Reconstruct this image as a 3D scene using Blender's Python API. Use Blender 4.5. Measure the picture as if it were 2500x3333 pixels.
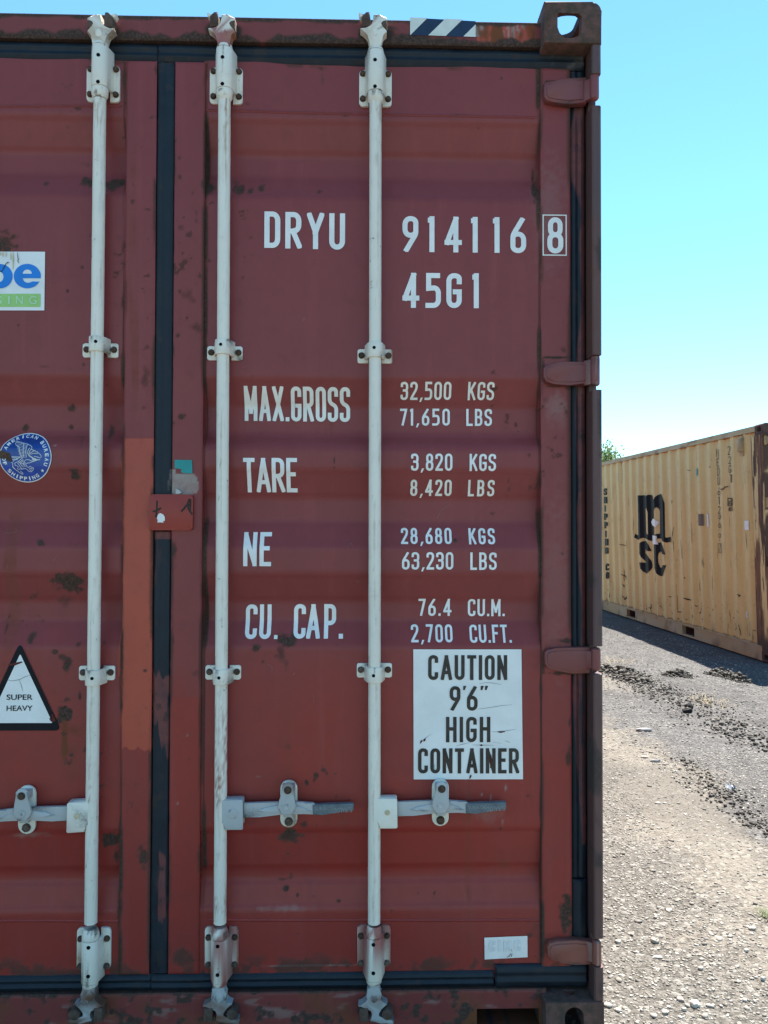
import bpy, bmesh, math, random
import numpy as np
from math import radians as rad, sin, cos, pi
from mathutils import Matrix, Vector

for o in list(bpy.data.objects): bpy.data.objects.remove(o)
SC = bpy.context.scene
COL = SC.collection

# ------------------------------------------------------------------ camera, sky, sun, exposure
F = 2580.0                                   # focal length in photo pixels (photo 2500 x 3333)
CAM = np.array([0.55627047, -2.18317096, 1.41454654])
ROT = np.array([[0.9996832824697586, -0.003327419460812905, -0.02494520054480896],
                [-0.02500811337693141, -0.020438109496010163, -0.9994783028888399],
                [0.002815850815557843, 0.999785582992654, -0.020514848871576397]])
cd = bpy.data.cameras.new('camera'); cam = bpy.data.objects.new('camera', cd); COL.objects.link(cam)
m4 = np.eye(4); m4[:3, :3] = ROT; m4[:3, 3] = CAM
cam.matrix_world = Matrix(m4.tolist())
cd.sensor_fit = 'VERTICAL'; cd.sensor_height = 24.0; cd.lens = F / 3333 * 24.0
cd.clip_start = 0.05; cd.clip_end = 3000
SC.camera = cam

SUN = Vector((0.238, 0.42, 1.0)).normalized()        # direction towards the sun
EL = math.asin(SUN.z); AZ = math.atan2(SUN.x, SUN.y)
W = bpy.data.worlds.new('World'); SC.world = W; W.use_nodes = True
nt = W.node_tree; bg = nt.nodes['Background']
sky = nt.nodes.new('ShaderNodeTexSky'); sky.sky_type = 'NISHITA'; sky.sun_disc = False
sky.sun_elevation = EL; sky.sun_rotation = AZ
sky.altitude = 60; sky.air_density = 1.0; sky.dust_density = 0.0; sky.ozone_density = 6.0
hs = nt.nodes.new('ShaderNodeHueSaturation'); hs.inputs['Saturation'].default_value = 1.08
tint = nt.nodes.new('ShaderNodeMix'); tint.data_type = 'RGBA'; tint.blend_type = 'MULTIPLY'; tint.inputs[0].default_value = 1.0; tint.inputs[7].default_value = (0.79, 0.92, 0.79, 1)
nt.links.new(sky.outputs[0], hs.inputs['Color']); nt.links.new(hs.outputs[0], tint.inputs[6]); nt.links.new(tint.outputs[2], bg.inputs[0]); bg.inputs[1].default_value = 0.090
ld = bpy.data.lights.new('sun', 'SUN'); ld.energy = 4.3; ld.angle = rad(0.53); ld.color = (1.0, 0.955, 0.88)
sun = bpy.data.objects.new('sun', ld); COL.objects.link(sun)
sun.rotation_euler = SUN.to_track_quat('Z', 'Y').to_euler(); sun.location = SUN * 50
SC.view_settings.view_transform = 'Standard'; SC.view_settings.look = 'None'
SC.view_settings.gamma = 1.0; SC.view_settings.use_curve_mapping = False
SC.view_settings.exposure = 2.06

# ------------------------------------------------------------------ measuring: photo pixel -> point on a plane of the place
def ray(u, v): return ROT @ np.array([(u - 1250) / F, -(v - 1666.5) / F, -1.0])
def D(u, v, y=0.06):
    d = ray(u, v); t = (y - CAM[1]) / d[1]; q = CAM + d * t; return float(q[0]), float(q[2])
def DX(u, v, y=0.06): return D(u, v, y)[0]
def DZ(v, y=0.06, u=900): return D(u, v, y)[1]
YM = np.array([[0.99907203, -0.03230266, -0.02848878], [0.03216942, 0.99946930, -0.00512308], [0.02863915, 0.00420186, 0.99958098]])
YO = np.array([4.90541575, 6.21172296, -0.03137654])
def YP(u, v, dx=0.0):                          # photo pixel -> (length, height) on the yellow container's long side
    n = YM[:, 0]; d = ray(u, v); P0 = YO + YM @ np.array([dx, 0, 0]); t = ((P0 - CAM) @ n) / (d @ n)
    q = YM.T @ (CAM + d * t - YO); return float(q[1]), float(q[2])
def YS(u, v):                                  # photo pixel -> first point met on the ribbed side (length, height)
    d = YM.T @ ray(u, v); c = YM.T @ (CAM - YO); t0 = (-0.02 - c[0]) / d[0]; t1 = (0.06 - c[0]) / d[0]
    for t in np.linspace(t0, t1, 400):
        q = c + d * t
        if q[0] >= yx(q[1]) - 0.004: break
    return float(q[1]), float(q[2])
def GP(u, v, z=-0.02):
    d = ray(u, v); t = (z - CAM[2]) / d[2]; q = CAM + d * t; return float(q[0]), float(q[1])

# ------------------------------------------------------------------ noise
RNG = np.random.default_rng(7)
TAB = RNG.random((8, 256, 256))
def vn(x, y, s=0):
    s = int(s)
    x = np.asarray(x, float) + 91.3 * s; y = np.asarray(y, float) + 37.7 * s
    xi = np.floor(x).astype(int); yi = np.floor(y).astype(int); fx = x - xi; fy = y - yi
    fx = fx * fx * (3 - 2 * fx); fy = fy * fy * (3 - 2 * fy); T = TAB[s % 8]
    a = T[xi % 256, yi % 256]; b = T[(xi + 1) % 256, yi % 256]; c = T[xi % 256, (yi + 1) % 256]; d = T[(xi + 1) % 256, (yi + 1) % 256]
    return (a * (1 - fx) + b * fx) * (1 - fy) + (c * (1 - fx) + d * fx) * fy
def fbm(x, y, o=4, s=0):
    r = 0; a = 0.5; t = 0
    for i in range(o):
        r = r + a * vn(x * 2 ** i, y * 2 ** i, s + i); t += a; a *= 0.55
    return r / t
def sst(a, b, x):
    t = np.clip((x - a) / (b - a), 0, 1); return t * t * (3 - 2 * t)

# ------------------------------------------------------------------ objects
def link(o, parent=None):
    COL.objects.link(o)
    if parent is not None: o.parent = parent
    return o
def thing(name, label, cat, loc=(0, 0, 0), group=None):
    o = bpy.data.objects.new(name, None); o.empty_display_size = 0.2; link(o); o.location = loc
    return tag(o, label, cat, group)
def tag(o, label, cat, group=None, kind=None):
    if label: o['label'] = label
    if cat: o['category'] = cat
    if group: o['group'] = group
    if kind: o['kind'] = kind
    return o
def fin(me, ang=38, smooth=True):
    if smooth:
        me.shade_smooth(); me.set_sharp_from_angle(angle=rad(ang))
    me.validate(); me.update()
def obj(name, bm, mats, parent=None, ang=38, wear=None, smooth=True):
    me = bpy.data.meshes.new(name); bmesh.ops.recalc_face_normals(bm, faces=bm.faces) if wear != 'keep' else None
    bm.to_mesh(me); bm.free()
    for m in (mats if isinstance(mats, (list, tuple)) else [mats]): me.materials.append(m)
    fin(me, ang, smooth)
    if callable(wear): set_wear(me, wear)
    return link(bpy.data.objects.new(name, me), parent)
def set_wear(me, fn):
    n = len(me.vertices); co = np.empty(n * 3, np.float32); me.vertices.foreach_get('co', co); co = co.reshape(-1, 3)
    w = fn(co).astype(np.float32)
    at = me.attributes.new('wear', 'FLOAT_COLOR', 'POINT'); at.data.foreach_set('color', w.ravel())
def raw_mesh(name, V, Q, mats, parent=None, wear=None, ang=38, smooth=True, mi=None):
    me = bpy.data.meshes.new(name); V = np.asarray(V, np.float32); Q = np.asarray(Q, np.int32); k = Q.shape[1]
    me.vertices.add(len(V)); me.vertices.foreach_set('co', V.ravel())
    me.loops.add(Q.size); me.loops.foreach_set('vertex_index', Q.ravel())
    me.polygons.add(len(Q)); me.polygons.foreach_set('loop_start', np.arange(0, Q.size, k, dtype=np.int32))
    if mi is not None: me.polygons.foreach_set('material_index', np.asarray(mi, np.int32))
    me.update(calc_edges=True)
    for m in (mats if isinstance(mats, (list, tuple)) else [mats]): me.materials.append(m)
    fin(me, ang, smooth)
    if wear is not None: set_wear(me, wear)
    return link(bpy.data.objects.new(name, me), parent)
def face_grid(name, x0, x1, z0, z1, yf, mat, parent=None, yb=None, res=0.004, wear=None, rnd=0.003, place=None, cut=None):
    """a sheet facing -Y with its real relief yf(X, Z), rounded rim and a skirt back to yb"""
    nx = max(2, int(math.ceil((x1 - x0) / res)) + 1); nz = max(2, int(math.ceil((z1 - z0) / res)) + 1)
    xs = np.linspace(x0, x1, nx); zs = np.linspace(z0, z1, nz); X, Z = np.meshgrid(xs, zs, indexing='ij')
    Y = yf(X, Z) * np.ones_like(X)
    if rnd:
        Y = Y.copy(); Y[0, :] += rnd; Y[-1, :] += rnd; Y[1:-1, 0] += rnd; Y[1:-1, -1] += rnd
    V = np.stack([X, Y, Z], -1).reshape(-1, 3)
    I = np.arange(nx * nz).reshape(nx, nz)
    Q = np.stack([I[:-1, :-1], I[1:, :-1], I[1:, 1:], I[:-1, 1:]], -1).reshape(-1, 4)
    if cut is not None:
        cx = X[:-1, :-1].ravel() + (xs[1] - xs[0]) / 2; cz = Z[:-1, :-1].ravel() + (zs[1] - zs[0]) / 2
        Q = Q[~cut(cx, cz)]
    if yb is not None:
        b = np.concatenate([I[:, 0], I[-1, 1:], I[-2::-1, -1], I[0, -2:0:-1]])
        bv = V[b].copy(); bv[:, 1] = yb; n0 = len(V); V = np.concatenate([V, bv]); m = len(b); k = np.arange(m); k2 = (k + 1) % m
        Q = np.concatenate([Q, np.stack([b[k2], b[k], n0 + k, n0 + k2], -1)])
    wf = None
    if wear is not None: wf = (lambda co: wear(co[:, 0], co[:, 2]))
    if place is not None:
        pv = place(V); Vb = V
        o = raw_mesh(name, pv, Q, mat, parent)
        if wear is not None:
            me = o.data; w = wear(Vb[:, 0], Vb[:, 2]).astype(np.float32)
            at = me.attributes.new('wear', 'FLOAT_COLOR', 'POINT'); at.data.foreach_set('color', w.ravel())
        return o
    return raw_mesh(name, V, Q, mat, parent, wear=wf)

# bmesh shapes
def bm_new(): return bmesh.new()
def box(bm, x0, x1, y0, y1, z0, z1, bev=0.0, mi=0, seg=2):
    vs = [bm.verts.new(p) for p in ((x0, y0, z0), (x1, y0, z0), (x1, y1, z0), (x0, y1, z0), (x0, y0, z1), (x1, y0, z1), (x1, y1, z1), (x0, y1, z1))]
    fs = [bm.faces.new([vs[i] for i in f]) for f in ((0, 1, 2, 3)[::-1], (4, 5, 6, 7), (0, 1, 5, 4), (1, 2, 6, 5), (2, 3, 7, 6), (3, 0, 4, 7))]
    for f in fs: f.material_index = mi
    if bev: bmesh.ops.bevel(bm, geom=list({e for f in fs for e in f.edges}), offset=bev, segments=seg, affect='EDGES', profile=0.5)
    return fs
def prism(bm, pts, ax, a, b, bev=0.0, mi=0, seg=2):
    """polygon pts extruded along axis ax ('y': pts are x,z; 'z': pts are x,y; 'x': pts are y,z) from a to b"""
    def P(p, t): return {'y': (p[0], t, p[1]), 'z': (p[0], p[1], t), 'x': (t, p[0], p[1])}[ax]
    A = [bm.verts.new(P(p, a)) for p in pts]; B = [bm.verts.new(P(p, b)) for p in pts]; n = len(pts); fs = []
    fs.append(bm.faces.new(A)); fs.append(bm.faces.new(B[::-1]))
    for i in range(n): fs.append(bm.faces.new((A[i], B[i], B[(i + 1) % n], A[(i + 1) % n])))
    for f in fs: f.material_index = mi
    if bev:
        es = set(fs[0].edges) | set(fs[1].edges)
        bmesh.ops.bevel(bm, geom=list(es), offset=bev, segments=seg, affect='EDGES', profile=0.5, clamp_overlap=True)
    return fs
def lathe(bm, prof, cx, cy, seg=24, axis='z', mi=0, cap=True, dx=0.0, z0=None):
    """prof: list of (radius, height); dx = sideways drift per unit height"""
    rings = []
    for r, h in prof:
        ring = []
        for k in range(seg):
            a = 2 * pi * k / seg
            if axis == 'z': ring.append(bm.verts.new((cx + r * cos(a) + dx * (h - (z0 or 0)), cy + r * sin(a), h)))
            elif axis == 'y': ring.append(bm.verts.new((cx + r * cos(a), h, cy + r * sin(a))))
            else: ring.append(bm.verts.new((h, cx + r * cos(a), cy + r * sin(a))))
        rings.append(ring)
    for A, B in zip(rings, rings[1:]):
        for k in range(seg):
            f = bm.faces.new((A[k], A[(k + 1) % seg], B[(k + 1) % seg], B[k])); f.material_index = mi
    if cap:
        for R_ in (rings[0], rings[-1]):
            f = bm.faces.new(R_); f.material_index = mi
def rrect(x0, x1, z0, z1, r, n=5):
    out = []
    for cx, cz, a0 in ((x1 - r, z1 - r, 0), (x0 + r, z1 - r, 90), (x0 + r, z0 + r, 180), (x1 - r, z0 + r, 270)):
        for i in range(n + 1):
            a = rad(a0 + 90 * i / n); out.append((cx + r * cos(a), cz + r * sin(a)))
    return out
def hexbolt(bm, x, z, y, r=0.0105, h=0.009, rot=0.3):
    prism(bm, [(x + 1.12 * r * cos(i * pi / 8), z + 1.12 * r * sin(i * pi / 8)) for i in range(16)], 'y', y - 0.002, y + 0.004, 0.0006)
    prism(bm, [(x + r * cos(rot + i * pi / 3), z + r * sin(rot + i * pi / 3)) for i in range(6)], 'y', y - h, y - 0.0022, 0.0016)

# ------------------------------------------------------------------ materials
class N:
    def __init__(s, name):
        s.m = bpy.data.materials.new(name); s.m.use_nodes = True; s.t = s.m.node_tree
        s.b = s.t.nodes['Principled BSDF']; s.tc = None
    def n(s, ty, **kw):
        x = s.t.nodes.new(ty)
        for k, v in kw.items(): setattr(x, k, v)
        return x
    def L(s, a, b): s.t.links.new(a, b)
    def coord(s, scale=(1, 1, 1)):
        if s.tc is None: s.tc = s.n('ShaderNodeTexCoord')
        mp = s.n('ShaderNodeMapping'); mp.inputs['Scale'].default_value = scale; s.L(s.tc.outputs['Object'], mp.inputs[0]); return mp.outputs[0]
    def noise(s, scale, detail=4, rough=0.55, stretch=(1, 1, 1), dist=0.0):
        x = s.n('ShaderNodeTexNoise'); x.inputs['Scale'].default_value = scale; x.inputs['Detail'].default_value = detail
        x.inputs['Roughness'].default_value = rough; x.inputs['Distortion'].default_value = dist
        s.L(s.coord(stretch), x.inputs['Vector']); return x.outputs[0]
    def vor(s, scale, feat='F1', stretch=(1, 1, 1), out=0):
        x = s.n('ShaderNodeTexVoronoi', feature=feat); x.inputs['Scale'].default_value = scale; s.L(s.coord(stretch), x.inputs['Vector']); return x.outputs[out]
    def rng(s, v, a, b, c=0.0, d=1.0):
        x = s.n('ShaderNodeMapRange'); x.interpolation_type = 'SMOOTHSTEP'
        for i, q in zip((1, 2, 3, 4), (a, b, c, d)): x.inputs[i].default_value = q
        s.L(v, x.inputs[0]); return x.outputs[0]
    def math(s, op, a, b):
        x = s.n('ShaderNodeMath', operation=op)
        for i, q in enumerate((a, b)):
            if isinstance(q, (int, float)): x.inputs[i].default_value = q
            else: s.L(q, x.inputs[i])
        return x.outputs[0]
    def mix(s, f, a, b):
        x = s.n('ShaderNodeMix', data_type='RGBA')
        for sock, q in ((x.inputs[0], f), (x.inputs[6], a), (x.inputs[7], b)):
            if isinstance(q, (int, float)): sock.default_value = q
            elif isinstance(q, tuple): sock.default_value = (*q, 1)
            else: s.L(q, sock)
        return x.outputs[2]
    def wear(s):
        a = s.n('ShaderNodeAttribute'); a.attribute_name = 'wear'; sp = s.n('ShaderNodeSeparateColor'); s.L(a.outputs['Color'], sp.inputs[0])
        return sp.outputs[0], sp.outputs[1], sp.outputs[2], a.outputs['Alpha']
    def col(s, c): 
        if isinstance(c, tuple): s.b.inputs['Base Color'].default_value = (*c, 1)
        else: s.L(c, s.b.inputs['Base Color'])
    def rough(s, r):
        if isinstance(r, (int, float)): s.b.inputs['Roughness'].default_value = r
        else: s.L(r, s.b.inputs['Roughness'])
    def bump(s, h, strength=0.3, dist=0.002):
        x = s.n('ShaderNodeBump'); x.inputs['Strength'].default_value = strength; x.inputs['Distance'].default_value = dist
        s.L(h, x.inputs['Height']); s.L(x.outputs[0], s.b.inputs['Normal'])
    def spec(s, v): s.b.inputs['Specular IOR Level'].default_value = v

def painted(name, base, second_tone, dirt=(0.030, 0.022, 0.018), rusty=(0.16, 0.052, 0.018), pale=(0.33, 0.27, 0.23), rough=0.42, spec=0.5, speck=0.5, streak=0.25, bump=0.25):
    """old paint: wear.r dirt, dead rust and painted joint shade, wear.g orange rust, wear.b repainted patches and painted reflection, wear.a chalky scuffs and paler bands"""
    k = N(name); r, g, b, a = k.wear()
    n1 = k.noise(2.2, 5, 0.6); n2 = k.noise(26, 4, 0.6); n3 = k.noise(160, 3, 0.6); st = k.noise(9, 4, 0.6, (3.0, 3.0, 0.16))
    c = k.mix(k.rng(b, 0.0, 0.88), base, second_tone); c = k.mix(k.rng(b, 0.90, 0.98), c, (0.46, 0.078, 0.042) if 'red' in name else second_tone)
    c = k.mix(k.rng(n1, 0.3, 0.75, 0, 0.30), c, tuple(x * 0.74 for x in base))
    c = k.mix(k.rng(st, 0.50, 0.78, 0, streak), c, tuple(min(1, x * 1.35 + 0.01) for x in base))
    c = k.mix(k.rng(n2, 0.45, 0.8, 0, 0.16), c, tuple(x * 0.55 for x in base))
    c = k.mix(k.math('MULTIPLY', a, k.rng(n2, 0.25, 0.6, 0.55, 1)), c, pale)
    g2 = k.rng(k.math('ADD', g, k.math('MULTIPLY', n2, 0.35)), 0.30, 0.95)
    c = k.mix(g2, c, rusty)
    sp = k.rng(k.math('MULTIPLY', n3, k.rng(n2, 0.4, 0.75)), 0.50, 0.62, 0, speck)
    r2 = k.rng(k.math('ADD', r, k.math('MULTIPLY', k.math('SUBTRACT', n3, 0.5), k.math('MULTIPLY', r, 1.4))), 0.12, 0.75)
    c = k.mix(k.math('MAXIMUM', r2, sp), c, k.mix(k.rng(n3, 0.35, 0.7), dirt, tuple(x * 2.3 for x in dirt)))
    k.col(c)
    k.rough(k.rng(k.math('ADD', k.math('MAXIMUM', r2, g2), k.math('MULTIPLY', n2, 0.35)), 0, 1, rough, 0.85)); k.spec(spec)
    k.bump(k.math('ADD', k.math('MULTIPLY', n3, k.math('ADD', 0.25, r2)), k.math('MULTIPLY', n2, 0.5)), bump, 0.0015)
    return k.m
M = {}
M['red'] = painted('red_paint', (0.240, 0.043, 0.040), (0.305, 0.035, 0.024), spec=0.34, rough=0.40, dirt=(0.042, 0.022, 0.015))
M['frame_red'] = painted('frame_red_paint', (0.215, 0.046, 0.040), (0.28, 0.055, 0.028), speck=0.7, spec=.3, dirt=(0.040, 0.023, 0.017))
M['post_brown'] = painted('rusty_brown_paint', (0.100, 0.050, 0.044), (0.15, 0.055, 0.045), speck=0.9, streak=0.5, bump=0.4, rough=0.55)
M['hinge_red'] = painted('hinge_paint', (0.205, 0.056, 0.052), (0.25, 0.085, 0.06), speck=0.5, spec=.4)
M['white'] = painted('white_hardware_paint', (0.82, 0.745, 0.625), (0.33, 0.085, 0.07), dirt=(0.045, 0.028, 0.02), rusty=(0.36, 0.20, 0.10), pale=(0.5, 0.46, 0.42), rough=0.45, speck=0.7, streak=0.12)
M['galv'] = painted('galvanised_steel', (0.45, 0.445, 0.43), (0.28, 0.10, 0.08), dirt=(0.05, 0.04, 0.035), rough=0.40, speck=0.3, streak=0.1)
M['yellow'] = painted('yellow_paint', (0.74, 0.500, 0.190), (0.66, 0.41, 0.15), dirt=(0.060, 0.030, 0.016), rusty=(0.20, 0.085, 0.035), pale=(0.80, 0.56, 0.25), rough=0.5, speck=0.35, streak=0.30)
M['yellow_rail'] = painted('yellow_rail_paint', (0.50, 0.33, 0.14), (0.44, 0.26, 0.12), dirt=(0.05, 0.03, 0.02), rusty=(0.2, 0.09, 0.04), pale=(0.5, 0.4, 0.3), rough=0.55, streak=0.5, speck=0.6)
def rust_mat(name, a, b, scale=40):
    k = N(name); n = k.noise(scale, 6, 0.65); n2 = k.noise(scale * 6, 3); n0 = k.noise(scale / 5, 3)
    c = k.mix(k.rng(n, 0.35, 0.65), a, b); c = k.mix(k.rng(n0, 0.5, 0.7, 0, 0.6), c, tuple(x * 0.45 for x in a)); c = k.mix(k.rng(n2, 0.55, 0.75, 0, 0.5), c, tuple(x * 0.3 for x in a))
    k.col(c); k.rough(0.85); k.spec(0.3); k.bump(k.math('ADD', n, k.math('MULTIPLY', n2, 0.6)), 0.6, 0.003); return k.m
M['rust'] = rust_mat('rusted_steel', (0.085, 0.050, 0.036), (0.125, 0.082, 0.062))
M['bolt'] = rust_mat('rusty_bolt', (0.075, 0.048, 0.036), (0.15, 0.105, 0.08), 90)
M['bolt_brown'] = rust_mat('brown_bolt', (0.055, 0.032, 0.022), (0.12, 0.065, 0.04), 90)
M['casting'] = rust_mat('rusted_casting', (0.150, 0.072, 0.058), (0.070, 0.048, 0.034), 34)
def plain(name, c, rough=0.5, var=0.15, scale=30, spec=0.5, metal=0.0, bump=0.0):
    k = N(name); n = k.noise(scale, 4); n2 = k.noise(scale * 7, 2)
    cc = k.mix(k.rng(n, 0.3, 0.75, 0, 1), c, tuple(x * (1 - var) for x in c)); cc = k.mix(k.rng(n2, 0.6, 0.8, 0, var), cc, tuple(x * 0.5 for x in c))
    k.col(cc); k.rough(rough); k.spec(spec); k.b.inputs['Metallic'].default_value = metal
    if bump: k.bump(n2, bump, 0.001)
    return k.m
M['letter'] = plain('white_letter_film', (0.86, 0.82, 0.765), 0.4, 0.12, 18)
M['letter_cream'] = plain('cream_letter_film', (0.86, 0.80, 0.70), 0.4, 0.14, 18)  # cream film: paints warm slope light into down-facing lettering, also plain trim
M['black'] = plain('black_print', (0.008, 0.008, 0.011), 0.6, 0.3, 30, .2)
M['sign_white'] = plain('white_sticker', (0.84, 0.82, 0.775), 0.35, 0.10, 14)
M['sign_edge'] = plain('yellowed_sticker_edge', (0.66, 0.53, 0.33), 0.5, 0.3, 40)
M['brownletter'] = plain('weathered_black_letter', (0.040, 0.027, 0.020), 0.5, 0.65, 30)
M['blue'] = plain('blue_print', (0.004, 0.20, 0.66), 0.3, 0.15, 20)
M['deepblue'] = plain('deep_blue_sticker', (0.006, 0.062, 0.36), 0.3, 0.45, 10)
M['lime'] = plain('lime_print', (0.36, 0.62, 0.17), 0.35, 0.12, 20)
M['limeletter'] = plain('pale_lime_print', (0.55, 0.78, 0.50), 0.35, 0.1, 20)
M['teal'] = plain('teal_sticker', (0.0, 0.26, 0.25), 0.4, 0.15, 30)
M['navy'] = plain('navy_stripe', (0.012, 0.026, 0.062), 0.4, 0.3, 30)
M['cream'] = plain('reflective_cream', (0.70, 0.70, 0.62), 0.4, 0.1, 30)
M['ghost'] = plain('faded_print', (0.74, 0.735, 0.71), 0.4, 0.1, 30)
M['hole'] = plain('hole_shade', (0.004, 0.004, 0.006), 0.9, 0.1, 30, 0.1)
M['scratch'] = plain('dark_scratch', (0.055, 0.036, 0.03), 0.8, 0.4, 60, 0.2)
M['rustmark'] = plain('brown_chip', (0.14, 0.035, 0.025), 0.8, 0.5, 60, 0.2)
M['grip'] = plain('grey_grip', (0.155, 0.175, 0.185), 0.6, 0.35, 45, 0.3, 0, 0.3)
M['gripletter'] = plain('embossed_letter', (0.30, 0.31, 0.30), 0.6, 0.3, 60, 0.3)
def rubber():
    k = N('rubber_seal'); r, g, b, a = k.wear(); n = k.noise(30, 4); n3 = k.noise(140, 3); st = k.noise(14, 4, 0.6, (1, 1, 0.12))
    c = k.mix(k.rng(n, 0.3, 0.7), (0.006, 0.010, 0.017), (0.012, 0.018, 0.026)); c = k.mix(k.rng(st, 0.55, 0.75, 0, 0.4), c, (0.024, 0.031, 0.040))
    e = k.rng(k.math('ADD', b, k.math('MULTIPLY', k.math('SUBTRACT', st, 0.5), 0.9)), 0.40, 0.60)
    c = k.mix(e, c, k.mix(k.rng(n, 0.35, 0.7), (0.165, 0.045, 0.04), (0.10, 0.035, 0.034)))
    c = k.mix(k.math('MULTIPLY', a, k.rng(n, 0.3, 0.6)), c, (0.22, 0.17, 0.15)); c = k.mix(k.rng(k.math('ADD', r, k.math('MULTIPLY', n3, 0.3)), 0.35, 0.8, 0, 0.9), c, (0.03, 0.022, 0.018))
    k.col(c); k.rough(k.rng(n, 0, 1, 0.45, 0.7)); k.spec(0.35); k.bump(k.math('ADD', n3, n), 0.15, 0.001); return k.m
M['rubber'] = rubber()

# ------------------------------------------------------------------ ground: one sheet out to the horizon
def zg(x, y):
    x = np.asarray(x, float); y = np.asarray(y, float)
    edge = -0.040 + 0.004 * np.clip(y - 6.2, -4, 6.2)
    z = np.where(x < 2.2, -0.006, np.where(x < 4.85, -0.006 + (edge + 0.006) * sst(2.2, 4.85, x), edge + 0.0286 * np.clip(x - 4.85, 0, 2.6)))
    open_ = sst(1.25, 1.7, x) * sst(0.0, 0.5, 4.75 - x)
    z = z + open_ * ((fbm(x * 0.9, y * 0.9, 4, 2) - 0.5) * 0.035 + (fbm(x * 7, y * 7, 3, 4) - 0.5) * 0.012)
    return z
EDGE = [(0.9, 0.2), (1.45, 1.3), (1.95, 1.9), (2.60, 2.47), (3.0, 2.50), (3.6, 2.36), (4.6, 2.18), (8, 1.7)]     # asphalt edge: y -> x
def ground_wear(co):
    x = co[:, 0]; y = co[:, 1]; ex = np.interp(y, [1.2, 1.51, 1.67, 2.12, 2.68, 3.10, 3.79, 5, 7, 10], [2.44, 2.46, 2.47, 2.48, 2.54, 2.44, 2.34, 2.2, 2.0, 1.8])
    w = (fbm(x * 2.2, y * 2.2, 4, 1) - 0.5) * 0.55 + (fbm(x * 9, y * 9, 3, 5) - 0.5) * 0.3
    d = x + w - ex
    asp = sst(-0.05, 0.10, d) * sst(0.2, 1.5, y)                                             # R: dark asphalt past the edge line
    beige = np.exp(-((d + 0.30) / 0.34) ** 2) * sst(-0.5, 0.8, y) * (0.55 + 0.9 * fbm(x * 3, y * 3, 3, 6))   # G: pale dust band along it
    beige = np.maximum(beige, np.exp(-((x - 2.75 + (y - 5.4) * 0.2 + w) / 0.35) ** 2) * sst(4.2, 5.2, y) * 0.8)
    dark = sst(0.50, 0.68, fbm(x * 1.7, y * 1.7, 4, 3)) * 0.55                                # B: darker damp patches
    return np.stack([asp, np.clip(beige, 0, 1), dark, np.zeros_like(x)], -1)
def axis(a, b, step, far):
    c = np.arange(a, b + step, step); out = []; d = step
    t = b
    while t < far: d *= 1.35; t += d; out.append(t)
    inn = []; d = step; t = a
    while t > -far: d *= 1.35; t -= d; inn.append(t)
    return np.array(inn[::-1] + list(c) + out)
gx = axis(0.9, 6.0, 0.022, 900); gy = axis(-1.2, 8.5, 0.026, 900)
X, Y = np.meshgrid(gx, gy, indexing='ij'); Z = zg(X, Y); I = np.arange(X.size).reshape(X.shape)
def ground_mat():
    k = N('gravel_ground'); r, g, b, a = k.wear()
    v1 = k.n('ShaderNodeTexVoronoi'); v1.inputs['Scale'].default_value = 62; k.L(k.coord(), v1.inputs['Vector'])
    v2 = k.n('ShaderNodeTexVoronoi'); v2.inputs['Scale'].default_value = 150; k.L(k.coord(), v2.inputs['Vector'])
    n1 = k.noise(5, 5, 0.65); n2 = k.noise(45, 4, 0.6); n3 = k.noise(260, 2)
    s1 = k.n('ShaderNodeSeparateColor'); k.L(v1.outputs['Color'], s1.inputs[0]); s2 = k.n('ShaderNodeSeparateColor'); k.L(v2.outputs['Color'], s2.inputs[0])
    g1 = s2.outputs[0]; g2 = s2.outputs[1]; g3 = s1.outputs[0]
    c = k.mix(k.rng(n2, 0.3, 0.7), (0.071, 0.064, 0.054), (0.120, 0.108, 0.094))
    c = k.mix(k.rng(g1, 0.45, 1.0, 0, 0.85), c, (0.163, 0.150, 0.132)); c = k.mix(k.rng(g2, 0.70, 0.9, 0, 0.8), c, (0.036, 0.034, 0.030))
    c = k.mix(k.rng(g3, 0.84, 0.94, 0, 0.75), c, (0.224, 0.212, 0.192))
    asp = k.mix(k.rng(g1, 0.3, 1.0), (0.063, 0.060, 0.059), (0.139, 0.132, 0.125)); asp = k.mix(k.rng(s1.outputs[1], 0.80, 0.92, 0, 0.7), asp, (0.189, 0.179, 0.166)); asp = k.mix(k.rng(n1, 0.46, 0.72, 0, 0.55), asp, (0.034, 0.033, 0.033))
    c = k.mix(r, c, asp)
    dst = k.mix(k.rng(n2, 0.3, 0.7), (0.150, 0.131, 0.106), (0.205, 0.184, 0.155)); dst = k.mix(k.rng(g2, 0.78, 0.95, 0, 0.6), dst, (0.071, 0.058, 0.047)); dst = k.mix(k.rng(g3, 0.86, 0.95, 0, 0.5), dst, (0.260, 0.241, 0.205))
    c = k.mix(k.rng(k.math('ADD', g, k.math('MULTIPLY', k.math('SUBTRACT', k.math('ADD', n2, k.math('MULTIPLY', g1, 0.5)), 0.75), 1.0)), 0.15, 1.05, 0, 0.85), c, dst)
    c = k.mix(k.math('MULTIPLY', b, k.rng(n2, 0.3, 0.7)), c, (0.052, 0.046, 0.043))
    k.col(c); k.rough(0.95); k.spec(0.15)
    h = k.math('ADD', k.math('MULTIPLY', k.rng(v1.outputs['Distance'], 0.0, 0.7, 1, 0), 0.8), k.math('ADD', k.math('MULTIPLY', k.rng(v2.outputs['Distance'], 0, 0.7, 1, 0), 0.5), k.math('MULTIPLY', n3, 0.3)))
    k.bump(h, 0.65, 0.007); return k.m
M['ground'] = ground_mat()
o = raw_mesh('ground', np.stack([X, Y, Z], -1).reshape(-1, 3), np.stack([I[:-1, :-1], I[1:, :-1], I[1:, 1:], I[:-1, 1:]], -1).reshape(-1, 4), M['ground'], wear=ground_wear, ang=180)
o['kind'] = 'structure'

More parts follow.
